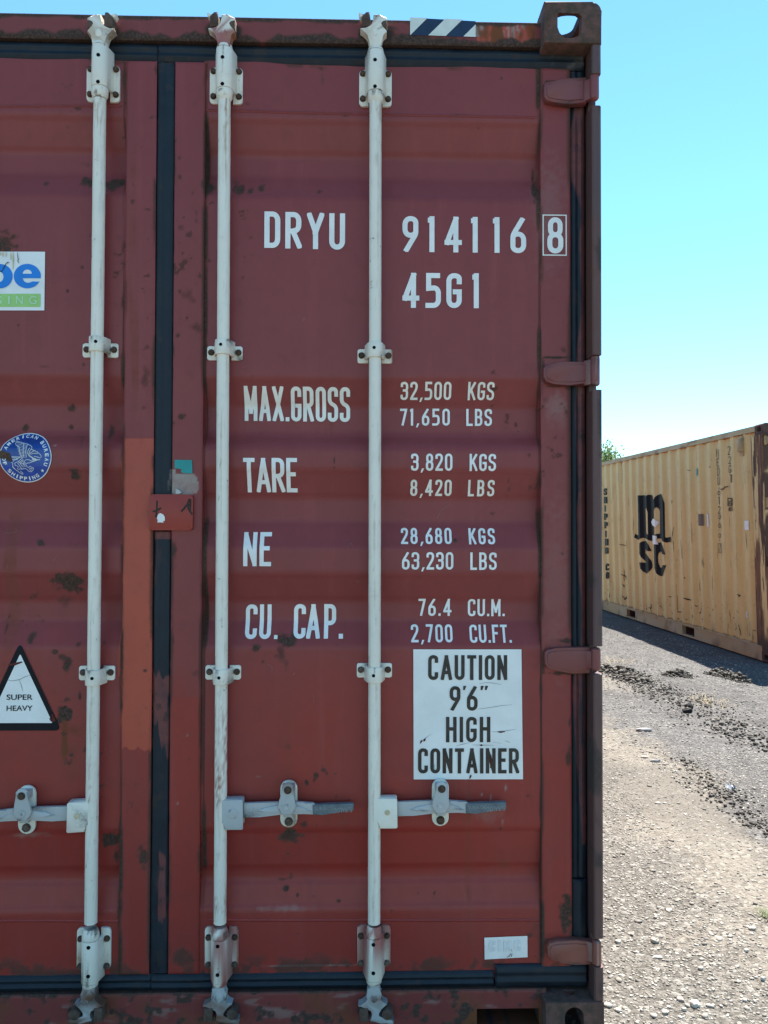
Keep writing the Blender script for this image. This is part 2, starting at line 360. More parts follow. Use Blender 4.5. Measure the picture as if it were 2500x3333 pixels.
# ------------------------------------------------------------------ red container: relief, wear and painted shading of the door end
YD, YDEEP, YST = 0.064, 0.098, 0.056           # door panel front, groove bottom, stile front
YROD = 0.030
PR = [(2.583, 2.492, 2.425, 2.358), (1.839, 1.766, 1.687, 1.640), (1.581, 1.502, 1.430, 1.361), (1.285, 1.207, 1.148, 1.082), (0.569, 0.452, 0.420, 0.349)]
pz = [-9.0]; py = [YD]
for a, b, c, d in PR[::-1]:
    dp = YDEEP if a > 0.6 else 0.090
    for z_, y_ in ((d - 0.012, YD), (d - .004, YD + .0007), (d + 0.004, YD + 0.0032), (d + .012, YD + .0072), (c - .012, dp - .0072), (c - 0.004, dp - 0.0032), (c + .004, dp - .0007), (c + 0.012, dp), (b - 0.012, dp), (b - .004, dp - .0007), (b + 0.004, dp - 0.0032), (b + .012, dp - .0072), (a - .012, YD + .0072), (a - 0.004, YD + 0.0032), (a + .004, YD + .0007), (a + 0.012, YD)):
        pz.append(z_); py.append(y_)
pz.append(9.0); py.append(YD); pz = np.array(pz); py = np.array(py)
def panel_y(X, Z):
    dent = (fbm(X * 3.1, Z * 3.1, 3, 3) - 0.5) * 0.007 * sst(-1.3, -1.1, -np.abs(X)) * 1.0
    return np.interp(Z, pz, py) + (fbm(X * 2.3 + 5, Z * 2.3, 3, 3) - 0.5) * 0.006 + (fbm(X * 7.5, Z * 6.1, 2, 5) - 0.5) * 0.0030
SPOTS = [  # u, v, half-width, half-height (photo px), strength, channel
 (275,580,28,24,.8,0),(370,592,42,28,.95,0),(138,585,14,12,.6,0),(8,795,62,44,.85,0),(219,946,6,7,.7,0),(48,1042,6,6,.6,0),(59,1057,7,6,.6,0),
 (145,1192,22,8,.45,0),(270,1187,9,9,.5,0),(229,1199,4,5,.6,0),(222,1317,17,20,.75,0),(63,1390,15,18,.7,0),(215,1385,10,10,.7,0),(349,1401,13,30,.65,0),
 (241,1544,22,20,.85,0),(225,1530,10,8,.6,0),(128,1766,14,14,.85,0),(217,1899,56,38,1.05,0),(240,1885,30,20,.8,0),(205,1955,44,34,.45,0),(96,2075,18,24,.7,0),(95,2092,9,8,.8,0),(5,2053,8,25,.6,0),
 (72,2040,5,5,.7,0),(253,2099,10,10,.6,0),(178,2123,12,10,.9,0),(200,2140,14,14,.6,0),(217,2166,20,34,.8,0),(258,2268,7,18,.75,0),(212,2325,26,28,1.5,0),(213,2322,17,19,2.,0),(195,2345,18,12,.9,0),
 (333,2092,8,12,.6,0),(231,2458,9,8,.7,0),(210,2488,6,6,.5,0),(482,780,6,7,.7,0),(482,1037,5,7,.6,0),(475,1225,22,40,.5,0),(468,1327,15,10,.45,0),
 (570,461,10,10,.55,0),(586,515,8,9,.55,0),(586,578,10,11,.6,0),(578,720,6,6,.6,0),(591,749,14,10,.5,0),(618,765,14,14,.55,0),(594,827,8,10,.65,0),(624,841,10,10,.6,0),(567,863,7,10,.65,0),(588,743,16,12,.5,0),
 (607,960,35,24,.42,0),(630,975,16,18,.4,0),(640,700,8,30,.5,0),(581,1095,11,12,.7,0),(593,1358,16,12,.7,0),(605,1352,8,8,.6,0),(567,1377,9,7,.6,0),(646,1071,25,25,.5,0),(640,1060,8,40,.4,0),(586,950,6,8,.6,0),
 (564,1802,18,50,.7,0),(560,1700,12,14,.7,0),(559,1950,8,40,.5,0),(559,2082,12,60,.6,0),(640,2190,20,14,.4,0),(473,2183,8,8,.7,0),(616,2470,9,8,.5,0),
 (1048,218,18,16,.65,0),(1049,250,9,35,.42,0),(776,607,22,22,.85,0),(812,617,14,16,.8,0),(846,605,16,20,.9,0),(856,590,10,10,.6,0),(1039,615,13,13,.7,0),(1030,603,26,5,.25,0),(680,600,24,30,1.0,0),(668,520,7,70,.8,0),
 (853,359,50,3.5,.9,0),(760,357,60,3,.5,0),(980,364,60,3,.5,0),(1110,371,70,3,.5,0),(1125,373,20,4,.7,0),(1340,372,40,4,.6,0),(1390,375,30,3,.5,0),(1555,377,92,4,1.0,0),(1500,373,36,5,.8,0),(1610,379,50,3.5,.8,0),
 (855,333,4,6,.7,0),(805,335,12,7,.5,0),(1632,251,5,6,.7,0),(1697,278,4,4,.5,0),(1699,362,4,9,.7,0),(1559,412,8,5,.6,0),(1745,610,10,46,1.1,0),(1742,560,6,40,.7,0),(1741,655,5,16,.9,0),(1420,260,4,4,.4,0),
 (932,2085,42,26,.9,0),(950,2075,20,18,.8,0),(835,2109,18,16,.8,0),(911,2125,22,46,.55,0),(930,2165,10,30,.4,0),(856,2155,8,9,.65,0),(1098,2100,12,8,.4,0),(1088,1501,4,22,.9,0),(1089,1520,3,4,1.,0),(1130,1552,12,8,.35,0),(978,1606,6,5,.4,0),
 (1482,1759,10,10,.75,0),(1500,1752,8,5,.5,0),(1606,1786,3,9,.6,0),(1275,2083,4,5,.5,0),(1180,1300,14,10,.35,0),(1170,1325,8,6,.4,0),(820,1222,5,5,.6,0),
 (998,2550,8,13,.8,0),(1030,2525,13,15,.8,0),(1022,2540,8,10,.6,0),(1050,2508,14,8,.7,0),(1064,2518,9,9,.6,0),(1092,2520,5,6,.6,0),(1094,2592,8,11,.6,0),(1134,2602,6,8,.6,0),(1075,2612,5,7,.5,0),(1050,2496,5,6,.7,0),
 (942,2712,26,18,1.0,0),(940,2728,52,22,.7,0),(960,2742,26,18,.6,0),(988,2685,18,13,.6,0),(1030,2690,5,12,.5,0),(935,2786,9,6,.6,0),(929,2902,11,9,.9,0),(915,2876,22,5,.5,0),(967,2921,4,8,.8,0),(990,2920,4,5,.5,0),(1102,2938,9,7,.7,0),
 (1020,2925,12,10,.35,0),(940,2430,14,12,.4,0),(987,2453,4,4,.6,0),(354,2737,34,36,1.2,0),(372,2790,10,34,.7,0),(468,2786,24,46,.75,0),(395,2782,6,10,.6,0),(598,3118,55,40,.6,0),(376,3123,25,10,.4,0),(585,2815,34,12,.3,0),(650,2800,10,70,.5,0),
 (1841,2970,25,80,.9,0),(1850,2460,14,50,.6,0),(1855,2350,10,30,.5,0),(1800,3060,60,14,.7,0),(1632,2700,8,10,.7,0),(1720,2590,8,8,.5,0),(1736,2597,4,5,.6,0),(1363,2915,5,8,.5,0),(1363,2948,4,4,.5,0),(1745,3020,30,40,.35,0),
 (1870,600,10,16,.9,0),(1858,560,5,60,.6,0),(1830,1800,8,9,.5,0),(1835,1140,14,12,.5,0),(1775,1300,18,18,.4,0),
 (1800,1165,60,5,1.1,0),(1768,1210,5,40,.9,0),(1800,1258,55,6,.7,0),(1860,1262,30,12,1.1,0),(1830,2190,70,8,.8,0),(1840,2085,50,10,.7,0),(1800,2110,40,6,.7,0),(1768,2150,5,40,.8,0),(1768,300,5,36,.8,0),(1800,268,46,5,.7,0),(1830,342,60,6,.8,0),
 # orange rust and streaks
 (208,2420,18,110,.75,1),(240,2380,50,40,.45,1),(235,2480,36,120,.35,1),(180,2250,60,70,.25,1),(128,1830,18,70,.22,1),(205,1985,70,60,.25,1),(160,1905,60,40,.25,1),(170,2560,70,50,.3,1),(1640,2820,40,50,.45,1),(1610,2800,30,60,.3,1),(1770,2890,20,40,.55,1),
 (1040,1570,40,18,.2,1),(1765,1330,16,60,.3,1),(1855,2550,14,200,.4,1),(1150,480,120,30,.12,1),(652,2550,8,120,.35,1),(1000,2000,150,60,.12,1),(90,1600,140,40,.22,1),(60,2560,80,60,.2,1),
 # chalky scuffs
 (1569,2587,5,8,1.,3),(1597,2600,3,12,1.,3),(1638,2680,4,14,.8,3),(1647,2566,4,9,.7,3),(1240,2590,6,10,.5,3),(580,2614,5,6,.9,3),(345,2440,2,5,1.,3),(990,1038,3,4,.7,3),(175,1449,4,3,.9,3),(840,2529,10,3,.35,3),(612,2392,3,4,.7,3),(300,2567,4,4,.4,3),
 (1590,2650,50,40,.2,3),(930,2960,90,10,.35,3),(90,2720,60,10,.35,3),(300,2720,20,8,.3,3),(1810,1330,40,60,.25,3),(1010,3145,140,3,.7,3),(1810,1900,60,300,.12,3),(1790,700,60,200,.15,3)]
GREY = [(640,490),(740,490),(750,600),(1200,610),(1270,720),(1320,880),(1260,1060),(1140,1110),(860,1130),(580,1080),(550,950),(590,760),(610,500)]
GREY = [D(470 + a / 7.371, 1460 + b / 7.371, YST) for a, b in GREY]
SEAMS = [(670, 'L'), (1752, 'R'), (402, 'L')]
SPM = []
for u, v, ru, rv, s_, ch in SPOTS:
    x_, z_ = D(u, v, 0.06); SPM.append((x_, z_, ru / 1158, rv / 1158, s_, ch))
XG0, XG1 = -0.0356, 0.0144                                         # centre seal between the doors
XS0, XS1 = 1.0590, 1.1450                                           # outer stile
XI_R, XI_L = 0.1010, -0.1215                                        # inner stiles
ZS0, ZS1 = DZ(3169, 0.056), DZ(205, 0.056, 900)
def inpoly(x, z, P):
    r = np.zeros(x.shape, bool); n = len(P)
    for i in range(n):
        (x1, z1), (x2, z2) = P[i], P[(i + 1) % n]
        r ^= ((z1 > z) != (z2 > z)) & (x < (x2 - x1) * (z - z1) / (z2 - z1 + 1e-12) + x1)
    return r
def door_wear_shading(x, z):
    x = np.asarray(x, float); z = np.asarray(z, float); w = np.zeros((x.size, 4)); n = (fbm(x * 70, z * 70, 5, 2) - 0.5) * 1.5; n5 = (fbm(x * 22, z * 22, 3, 5) - 0.5) * 0.7
    for sx, sz, rx, rz, s_, ch in SPM:
        k = np.nonzero((np.abs(x - sx) < rx * 2.1) & (np.abs(z - sz) < rz * 2.1))[0]
        if len(k) == 0: continue
        d = np.sqrt(((x[k] - sx) / rx) ** 2 + ((z[k] - sz) / rz) ** 2) + (n[k] if ch != 1 else n5[k] * 0.8)
        w[k, ch] = np.maximum(w[k, ch], s_ * sst(1.30, 0.15 if ch != 1 else -0.1, d))
    # dirt with crease shade painted in along the panel/stile joints, dirt round the rim
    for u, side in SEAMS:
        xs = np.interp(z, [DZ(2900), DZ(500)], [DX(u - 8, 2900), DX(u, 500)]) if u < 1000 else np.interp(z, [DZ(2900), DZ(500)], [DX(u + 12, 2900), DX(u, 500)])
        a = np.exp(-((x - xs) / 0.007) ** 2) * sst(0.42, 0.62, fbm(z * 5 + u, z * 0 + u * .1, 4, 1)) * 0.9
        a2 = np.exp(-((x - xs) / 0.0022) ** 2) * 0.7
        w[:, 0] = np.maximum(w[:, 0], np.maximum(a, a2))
    w[:, 0] = np.maximum(w[:, 0], sst(0.245, 0.18, z + n5 * 0.06) * 0.55 * sst(0.35, 0.6, fbm(x * 30, z * 30, 4, 6)))
    run = sst(0.60, 0.80, fbm(x * 38, z * 0.9, 3, 3)) * sst(0.45, 0.7, fbm(x * 5 + 3, z * 1.6, 3, 6)); w[:, 1] = np.maximum(w[:, 1], 0.36 * run)
    w[:, 0] = np.maximum(w[:, 0], 0.55 * sst(0.66, 0.78, fbm(x * 42, z * 42, 5, 4)) * sst(0.50, 0.66, fbm(x * 3.3, z * 2.1, 3, 2)))
    ga = np.minimum(np.abs(x - XG0), np.abs(x - XG1)); edge = np.exp(-(ga / 0.011) ** 2) * sst(0.38, 0.62, fbm(x * 30, z * 7, 4, 7)) * 0.85
    edge = np.maximum(edge, np.exp(-((x - XS1) / 0.016) ** 2) * sst(0.36, 0.62, fbm(x * 20, z * 3.2, 4, 1)) * 0.8)
    edge = np.maximum(edge, np.exp(-((z - ZS1) / 0.012) ** 2) * sst(0.4, 0.6, fbm(x * 9, z * 9, 4, 2)) * 0.7)
    edge = np.maximum(edge, np.exp(-((z - ZS0) / 0.020) ** 2) * sst(0.4, 0.62, fbm(x * 12, z * 12, 4, 3)) * 0.8)
    for xe_ in (XI_R, XI_L, XS0): edge = np.maximum(edge, np.exp(-((x - xe_) / 0.010) ** 2) * sst(0.45, 0.66, fbm(x * 25, z * 5, 4, 4)) * 0.75)
    w[:, 0] = np.maximum(w[:, 0], edge * 0.75)
    # repainted fields and the painted reflection tint of the lower doors
    xl0 = DX(398, 1900, YST); xl1 = DX(503, 1900, YST)
    rep = (x > xl0 - 0.012 * sst(0.45, 0.6, fbm(z * 9, z * 0, 3, 3))) & (x < xl1) & (z < DZ(1428)) & (z > DZ(2440) + (fbm(x * 60, z * 4, 3, 2) - 0.5) * 0.05)
    w[:, 2] = np.maximum(w[:, 2], rep * 1.0)
    low = sst(1.30, 0.55, z + (fbm(x * 2.4, z * 2.4, 4, 4) - 0.5) * 0.9) * (0.75 + 0.25 * sst(0.4, 0.6, fbm(x * 7, z * 7, 3, 1)))  # redder downwards: sky and ground reflection painted into the colour
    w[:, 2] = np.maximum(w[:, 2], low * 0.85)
    stp = (x > DX(560, 2400)) & (x < DX(655, 2400)) & (z < DZ(2268)) & (z > DZ(2830)); w[:, 2] = np.where(stp, np.maximum(w[:, 2], 0.86), w[:, 2])
    xn = x + n * 0.006; zn = z + n5 * 0.01
    gp = inpoly(xn, zn, GREY); w[:, 3] = np.where(gp, 0.95, w[:, 3]); w[:, 0] = np.where(gp, w[:, 0] * 0.3, w[:, 0]); w[:, 2] = np.where(gp, 0, w[:, 2])
    return np.clip(w, 0, 1.4)
def frame_wear(x, z):                           # header and sill rails
    x = np.asarray(x, float); z = np.asarray(z, float); w = np.zeros((x.size, 4)); n = fbm(x * 22, z * 22, 4, 2)
    zt = 2.795; e = sst(0.026, -0.004, z - zt - (fbm(x * 17, x * 0 + 3, 4, 5) - 0.42) * 0.055); w[:, 0] = np.where(z > 2, e * 1.1, 0)
    w[:, 0] = np.maximum(w[:, 0], sst(2.846, 2.862, z + (n - 0.5) * 0.02) * 0.8)
    for u, v, ru, rv in ((372, 110, 34, 40), (765, 105, 40, 44), (690, 110, 26, 40), (1255, 118, 48, 48), (1180, 120, 20, 40), (1290, 150, 40, 22)):
        sx, sz = D(u, v, 0.048); d = np.sqrt(((x - sx) / (ru / 1158)) ** 2 + ((z - sz) / (rv / 1158)) ** 2) + (n - 0.5) * 1.2
        w[:, 0] = np.maximum(w[:, 0], sst(1.25, 0.3, d) * 0.95)
    # right end of the header: bare, scraped reflective tape
    x0 = DX(1549, 90, .048); x1 = DX(1745, 90, .048)
    k = (x > x0) & (x < x1) & (z > 2.78)
    w[:, 1] = np.where(k, 0.55 * sst(0.3, 0.6, fbm(x * 40, z * 14, 3, 6)) + 0.12, w[:, 1]); w[:, 2] = np.where(k, 1, w[:, 2])
    for P in ([(735,140),(790,110),(830,150),(765,250),(722,250),(722,150)], [(900,210),(960,165),(1090,150),(1000,258),(890,255)]):
        Q = [D(1200 + a * .4822, b * .4822, .048) for a, b in P]
        w[:, 3] = np.where(inpoly(x + (n - .5) * .02, z, Q) & (fbm(x * 260, z * 22, 3, 4) > 0.45), 0.85, w[:, 3])
    s = z < 0.3
    w[:, 0] = np.where(s, np.maximum(w[:, 0], 0.75 * sst(0.52, 0.74, fbm(x * 38, z * 38, 5, 7)) + 0.6 * sst(0.118, 0.128, z)), w[:, 0])
    w[:, 1] = np.where(s, 0.45 * sst(0.45, 0.7, fbm(x * 9, z * 9, 4, 1)) + 0.6 * sst(0.7, 1.0, x) * sst(0.09, 0.04, z), w[:, 1])
    w[:, 3] = np.where(s, 0.35 * sst(0.62, 0.72, fbm(x * 12, z * 50, 4, 3)), w[:, 3])
    return np.clip(w, 0, 1.3)
def seal_wear(x, z):
    x = np.asarray(x, float); z = np.asarray(z, float); w = np.zeros((x.size, 4))
    right = x > 1.0; mid = np.abs(x) < 0.2
    xr = np.clip((x - 1.14) / 0.05, 0, 1)
    b = 0.60 * sst(0.18, 0.60, xr + (fbm(x * 14, z * 3.2, 3, 3) - 0.5) * 1.3) * sst(2.74, 2.66, z)
    b = b * np.where((z < 0.52) & (z > 0.2), 0, 1)
    w[:, 2] = np.where(right & (z > 0.2) & (z < 2.72), b, 0)
    low = mid & (z < DZ(1726)) & (z > 0.2)
    pat = sst(0.52, 0.66, fbm(x * 30, z * 3.0, 4, 5)) * 0.40; pat = np.maximum(pat, sst(0.55, 0.50, z) * 0 + sst(-.03, .03, z - DZ(2400) + (fbm(x * 45, z * 5, 3, 6) - .5) * .22) * sst(.03, -.03, z - DZ(2200) + (fbm(x * 45, z * 5, 3, 1) - .5) * .22) * sst(0.3, 0.6, fbm(x * 40, z * 6, 3, 2)) * 0.75)
    pat = np.maximum(pat, ((z > DZ(1755)) & (z < DZ(1722))) * 0.9); pat = np.maximum(pat, sst(.016, .008, np.abs(x + .002) + (fbm(x * 30, z * 9, 3, 3) - .5) * .012) * sst(-.02, .03, z - DZ(2960) + (fbm(x * 45, z * 5, 3, 6) - .5) * .15) * sst(.02, -.03, z - DZ(2760) + (fbm(x * 45, z * 5, 3, 1) - .5) * .15) * 0.65)
    w[:, 2] = np.where(low, np.maximum(w[:, 2], pat), w[:, 2])
    xn = x + (fbm(x * 80, z * 80, 3, 1) - .5) * .006; w[:, 3] = np.where(inpoly(xn, z, GREY), 0.9, 0)
    w[:, 0] = sst(0.62, 0.75, fbm(x * 35, z * 35, 4, 4)) * 0.5
    tc = (x > 1.09) & (z > 2.69); w[:, 3] = np.where(tc, np.maximum(w[:, 3], 0.35 * sst(.4, .6, fbm(x * 30, z * 30, 3, 6))), w[:, 3])
    return w

# ------------------------------------------------------------------ red container (door end at y = 0, body runs back to y = 12.19)
RED = thing('shipping_container', 'weathered brick red high cube shipping container seen square on at its two closed doors', 'shipping container', (0, 0, 0), 'shipping containers standing in the yard')
HW, HH, LEN = 1.219, 2.896, 12.192
def frame_y(X, Z): return 0.048 + (fbm(X * 2, Z * 2, 3, 2) - 0.5) * 0.005
ZHB = 2.795                                                        # header underside
hd = face_grid('header_rail', -1.07, 1.07, ZHB, 2.866, frame_y, M['frame_red'], RED, yb=0.24, res=0.005, wear=frame_wear)
pk0, pk1 = DX(1550, 3310, .048), DX(1755, 3310, .048); pkz = DZ(3290, .048)
def pocket(x, z): return (((x > pk0) & (x < pk1)) | ((x > -pk1) & (x < -pk0))) & (z < pkz) & (z > -1)
sl = face_grid('sill_rail', -1.07, 1.07, 0.012, 0.128, frame_y, M['frame_red'], RED, yb=0.24, res=0.005, wear=frame_wear, cut=pocket)
for s in (-1, 1):                                                  # dark open pockets in the sill: real recesses
    bm = bm_new(); a, b = (pk0, pk1) if s > 0 else (-pk1, -pk0); e = 0.008
    P = [(a - e, 0.014), (a - e, pkz + e), (b + e, pkz + e), (b + e, 0.014)]
    for q in range(3):
        (xa, za), (xb, zb) = P[q], P[q + 1]
        bm.faces.new([bm.verts.new(p) for p in ((xa, 0.052, za), (xb, 0.052, zb), (xb, 0.23, zb), (xa, 0.23, za))])
    bm.faces.new([bm.verts.new(p) for p in ((a - e, 0.229, 0.014), (a - e, 0.229, pkz + e), (b + e, 0.229, pkz + e), (b + e, 0.229, 0.014))])
    obj('sill_pocket', bm, M['navy'], sl)

# corner castings with their openings cut through
def casting(top, sx, y0, dy):
    z0 = HH - 0.118 if top else 0.0; x1 = HW * sx; x0 = x1 - 0.162 * sx; ya, yb_ = y0, y0 + 0.178 * dy
    bm = bm_new(); pts = rrect(min(x0, x1), max(x0, x1), z0, z0 + 0.118, 0.004)
    r = 0.026                                                      # the outer corner is well rounded
    cx = x1 - sx * r; cz = z0 + 0.118 - r if top else z0 + r
    arc = [(cx + sx * r * sin(t * pi / 16), cz + (r if top else -r) * cos(t * pi / 16)) for t in range(9)]
    if top: pts = [(x0, z0), (x0, z0 + 0.118)] + arc + [(x1, z0)]
    else: pts = [(x0, z0 + 0.118), (x0, z0)] + arc + [(x1, z0 + 0.118)]
    prism(bm, pts, 'y', min(ya, yb_), max(ya, yb_), 0.004)
    bmesh.ops.recalc_face_normals(bm, faces=bm.faces); me = bpy.data.meshes.new('t'); bm.to_mesh(me); bm.free(); a = link(bpy.data.objects.new('t', me))
    cut = bm_new()
    if top:                                                        # shield-shaped hole low in the end face, cavity, slot in the roof face
        P = [(415,300),(440,275),(790,290),(850,340),(850,520),(780,640),(680,675),(540,670),(450,580),(415,480)]
        P = [D(1740 + p / 5.529, q / 5.529, 0.0) for p, q in P]; P = [(p if sx > 0 else -p, q) for p, q in P]
    else:
        cx_, cz_ = D(1870, 3324, 0.0); cx_ *= sx; P = [(cx_ + 0.0265 * cos(t * pi / 12), 0.058 + (0.013 if sin(t * pi / 12) > 0 else -0.013) + 0.0265 * sin(t * pi / 12)) for t in range(24)]
    prism(cut, P, 'y', ya - 0.02 * dy, ya + 0.06 * dy)
    zc_ = sum(q for p, q in P) / len(P)
    for v_ in cut.verts:
        if abs(v_.co.y - (ya + .06 * dy)) < 1e-4: v_.co.z += (.030 if v_.co.z > zc_ else -.006)
    c2 = bm_new(); box(c2, min(x0, x1) + 0.030, max(x0, x1) - 0.030, min(ya, yb_) + 0.030, max(ya, yb_) - 0.030, z0 + (0.024 if top else 0.03), z0 + (0.094 if top else 0.09))
    c3 = bm_new(); xc = (x0 + x1) / 2; yc = (ya + yb_) / 2
    prism(c3, rrect(xc - 0.032, xc + 0.032, yc - 0.062, yc + 0.062, 0.031), 'z', (z0 + 0.06) if top else z0 - 0.02, (z0 + 0.14) if top else z0 + 0.06)
    c4 = bm_new(); prism(c4, [(yc - 0.040, z0 + .034), (yc + .040, z0 + .034), (yc + .040, z0 + .07), (yc + .02, z0 + .092), (yc - .02, z0 + .092), (yc - .04, z0 + .07)], 'x', x1 - 0.05, x1 + 0.05)
    tmp = []
    for c in (cut, c2, c3, c4):
        bmesh.ops.recalc_face_normals(c, faces=c.faces); me2 = bpy.data.meshes.new('c'); c.to_mesh(me2); c.free(); o2 = link(bpy.data.objects.new('c', me2)); tmp.append(o2)
        md = a.modifiers.new('b', 'BOOLEAN'); md.operation = 'DIFFERENCE'; md.object = o2; md.solver = 'EXACT'
    bpy.context.view_layer.update(); dg = bpy.context.evaluated_depsgraph_get()
    res = bpy.data.meshes.new_from_object(a.evaluated_get(dg)); res.name = 'corner_casting'
    for o2 in tmp + [a]: bpy.data.objects.remove(o2)
    return res
def add_cast(me, mat, parent):
    me.materials.clear(); me.materials.append(mat); fin(me, 35); return link(bpy.data.objects.new('corner_casting', me), parent)
for top in (1, 0):
    for sx in (1, -1):
        add_cast(casting(top, sx, 0.0, 1), M['casting'], RED); add_cast(casting(top, sx, LEN, -1), M['casting'], RED)

# body behind the doors: side walls, roof, rails, far end
def corr(t, pitch=0.278, d=0.036):
    f = np.mod(t, pitch) / pitch; return d * (sst(0, 1, np.clip((f - 0.26) / 0.24, 0, 1)) * 0 + np.interp(f, [0, .26, .50, .76, 1], [0, 0, 1, 1, 0]))
def sheet(name, pts, parent, mat, z0, z1, axis_='z'):
    V = []; Q = []
    for i, p in enumerate(pts): V += [(p[0], p[1], z0), (p[0], p[1], z1)]
    for i in range(len(pts) - 1): Q.append((2 * i, 2 * i + 2, 2 * i + 3, 2 * i + 1))
    return raw_mesh(name, V, Q, mat, parent, ang=15)
ys = np.arange(0.24, LEN - 0.2, 0.0695)
for s in (-1, 1):
    sheet('side_wall', [(s * (HW - 0.022 - c), y) for y, c in zip(ys, corr(ys - 0.24))], RED, M['red'], 0.17, 2.80)
    bm = bm_new(); box(bm, *sorted((s * 1.150, s * 1.206)), 0.18, LEN - 0.18, 2.80, 2.862, 0.006); obj('top_rail', bm, M['red'], RED)
    bm = bm_new(); box(bm, *sorted((s * 1.13, s * 1.212)), 0.18, LEN - 0.18, 0.015, 0.17, 0.006); obj('bottom_rail', bm, M['red'], RED)
bm = bm_new(); box(bm, -1.15, 1.15, 0.24, LEN - 0.05, 2.835, 2.852); obj('roof', bm, M['red'], RED)
bm = bm_new(); box(bm, -1.13, 1.13, 0.24, LEN - 0.05, 0.15, 0.17); obj('floor', bm, M['post_brown'], RED)
bm = bm_new(); box(bm, -1.06, 1.06, LEN - 0.06, LEN - 0.03, 0.02, 2.86); obj('end_wall', bm, M['red'], RED)
for s in (-1, 1):
    bm = bm_new(); box(bm, *sorted((s * 1.08, s * HW)), LEN - 0.14, LEN - 0.002, 0.118, HH - 0.118, 0.004); obj('corner_post', bm, M['red'], RED)

# corner posts of the door end: inner web, deep slot, outer flange interrupted at every hinge
HV = [(238, 343, 326), (1154, 1268, 1256), (2104, 2196, 2182), (3056, 3150, 3140)]     # flange gaps top / bottom (photo v) and knuckle bottom
def post_wear(co):
    x, z = co[:, 0], co[:, 2]; w = np.zeros((len(x), 4))
    w[:, 0] = 0.6 * sst(0.5, 0.7, fbm(x * 20, z * 9, 4, 2)); w[:, 1] = 0.3 * sst(0.5, 0.7, fbm(x * 9, z * 5, 3, 4)); w[:, 2] = 0.5 * fbm(x * 5, z * 2, 3, 1)
    w[:, 3] = 0.9 * ((np.abs(np.abs(x) - 1.2065 - (fbm(z * 9, z * 0, 2, 3) - .5) * .006) < 0.0022) & (fbm(z * 5, z * 0 + 2, 4, 6) > 0.56) & (co[:, 1] < 0.01))
    return w
for s in (1, -1):
    bm = bm_new()
    edges = [HH - 0.119] + [q for a, b, c in HV for q in (DZ(a, 0.004, 1940), DZ(b, 0.004, 1940))] + [0.119]
    for a, b in zip(edges[0::2], edges[1::2]):
        nseg = max(1, int((a - b) / 0.02))
        x0, x1 = 1.1925, 1.2185
        sec = [(x0, 0.070), (x0, 0.008), (x0 + 0.004, 0.004), (x1 - 0.005, 0.004), (x1, 0.009), (x1, 0.070)]
        rings = [[bm.verts.new((s * p[0], p[1], a + (b - a) * i / nseg)) for p in sec] for i in range(nseg + 1)]
        for A, B in zip(rings, rings[1:]):
            for k in range(5): bm.faces.new((A[k], A[k + 1], B[k + 1], B[k]))
        bm.faces.new(rings[0]); bm.faces.new(rings[-1])
    box(bm, *sorted((s * 1.1945, s * 1.2165)), 0.050, 0.16, 0.119, HH - 0.119, 0.003)
    box(bm, *sorted((s * 1.07, s * 1.1943)), 0.118, 0.16, 0.13, 2.79, 0.0)
    obj('corner_post', bm, M['post_brown'], RED, wear=post_wear)

# doors
XG0, XG1 = -0.0356, 0.0144                                         # centre seal between the doors
XS0, XS1 = 1.0590, 1.1450                                           # outer stile
XI_R, XI_L = 0.1010, -0.1215                                        # inner stiles
ZD0, ZD1 = 0.150, 2.758
ZS0, ZS1 = DZ(3169, 0.056), DZ(205, 0.056, 900)
def stile_y(X, Z): return YST + (fbm(X * 3, Z * 2.2, 3, 4) - 0.5) * 0.005
doors = []
for s in (1, -1):
    dr = bpy.data.objects.new('door', None); link(dr, RED); doors.append(dr)
    if s > 0:
        face_grid('door_panel', XI_R - 0.004, XS0 + 0.004, ZD0, ZD1, panel_y, M['red'], dr, None, 0.0042, door_wear_shading, 0)
        face_grid('stile', XG1 + 0.001, XI_R, ZS0, ZS1, stile_y, M['red'], dr, 0.125, 0.0042, door_wear_shading)
        face_grid('stile', XS0, XS1, ZS0, ZS1, stile_y, M['hinge_red'] if 0 else M['red'], dr, 0.125, 0.0042, door_wear_shading)
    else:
        face_grid('door_panel', -XS0 - 0.004, XI_L + 0.004, ZD0, ZD1, panel_y, M['red'], dr, None, 0.0042, door_wear_shading, 0)
        face_grid('stile', XI_L, XG0 - 0.001, ZS0, ZS1, stile_y, M['red'], dr, 0.125, 0.0042, door_wear_shading)
        face_grid('stile', -XS1, -XS0, ZS0, ZS1, stile_y, M['red'], dr, 0.125, 0.0042, door_wear_shading)
    bm = bm_new(); box(bm, *sorted((s * 0.03, s * 1.14)), 0.126, 0.13, ZD0, ZD1); obj('door_back', bm, M['red'], dr)
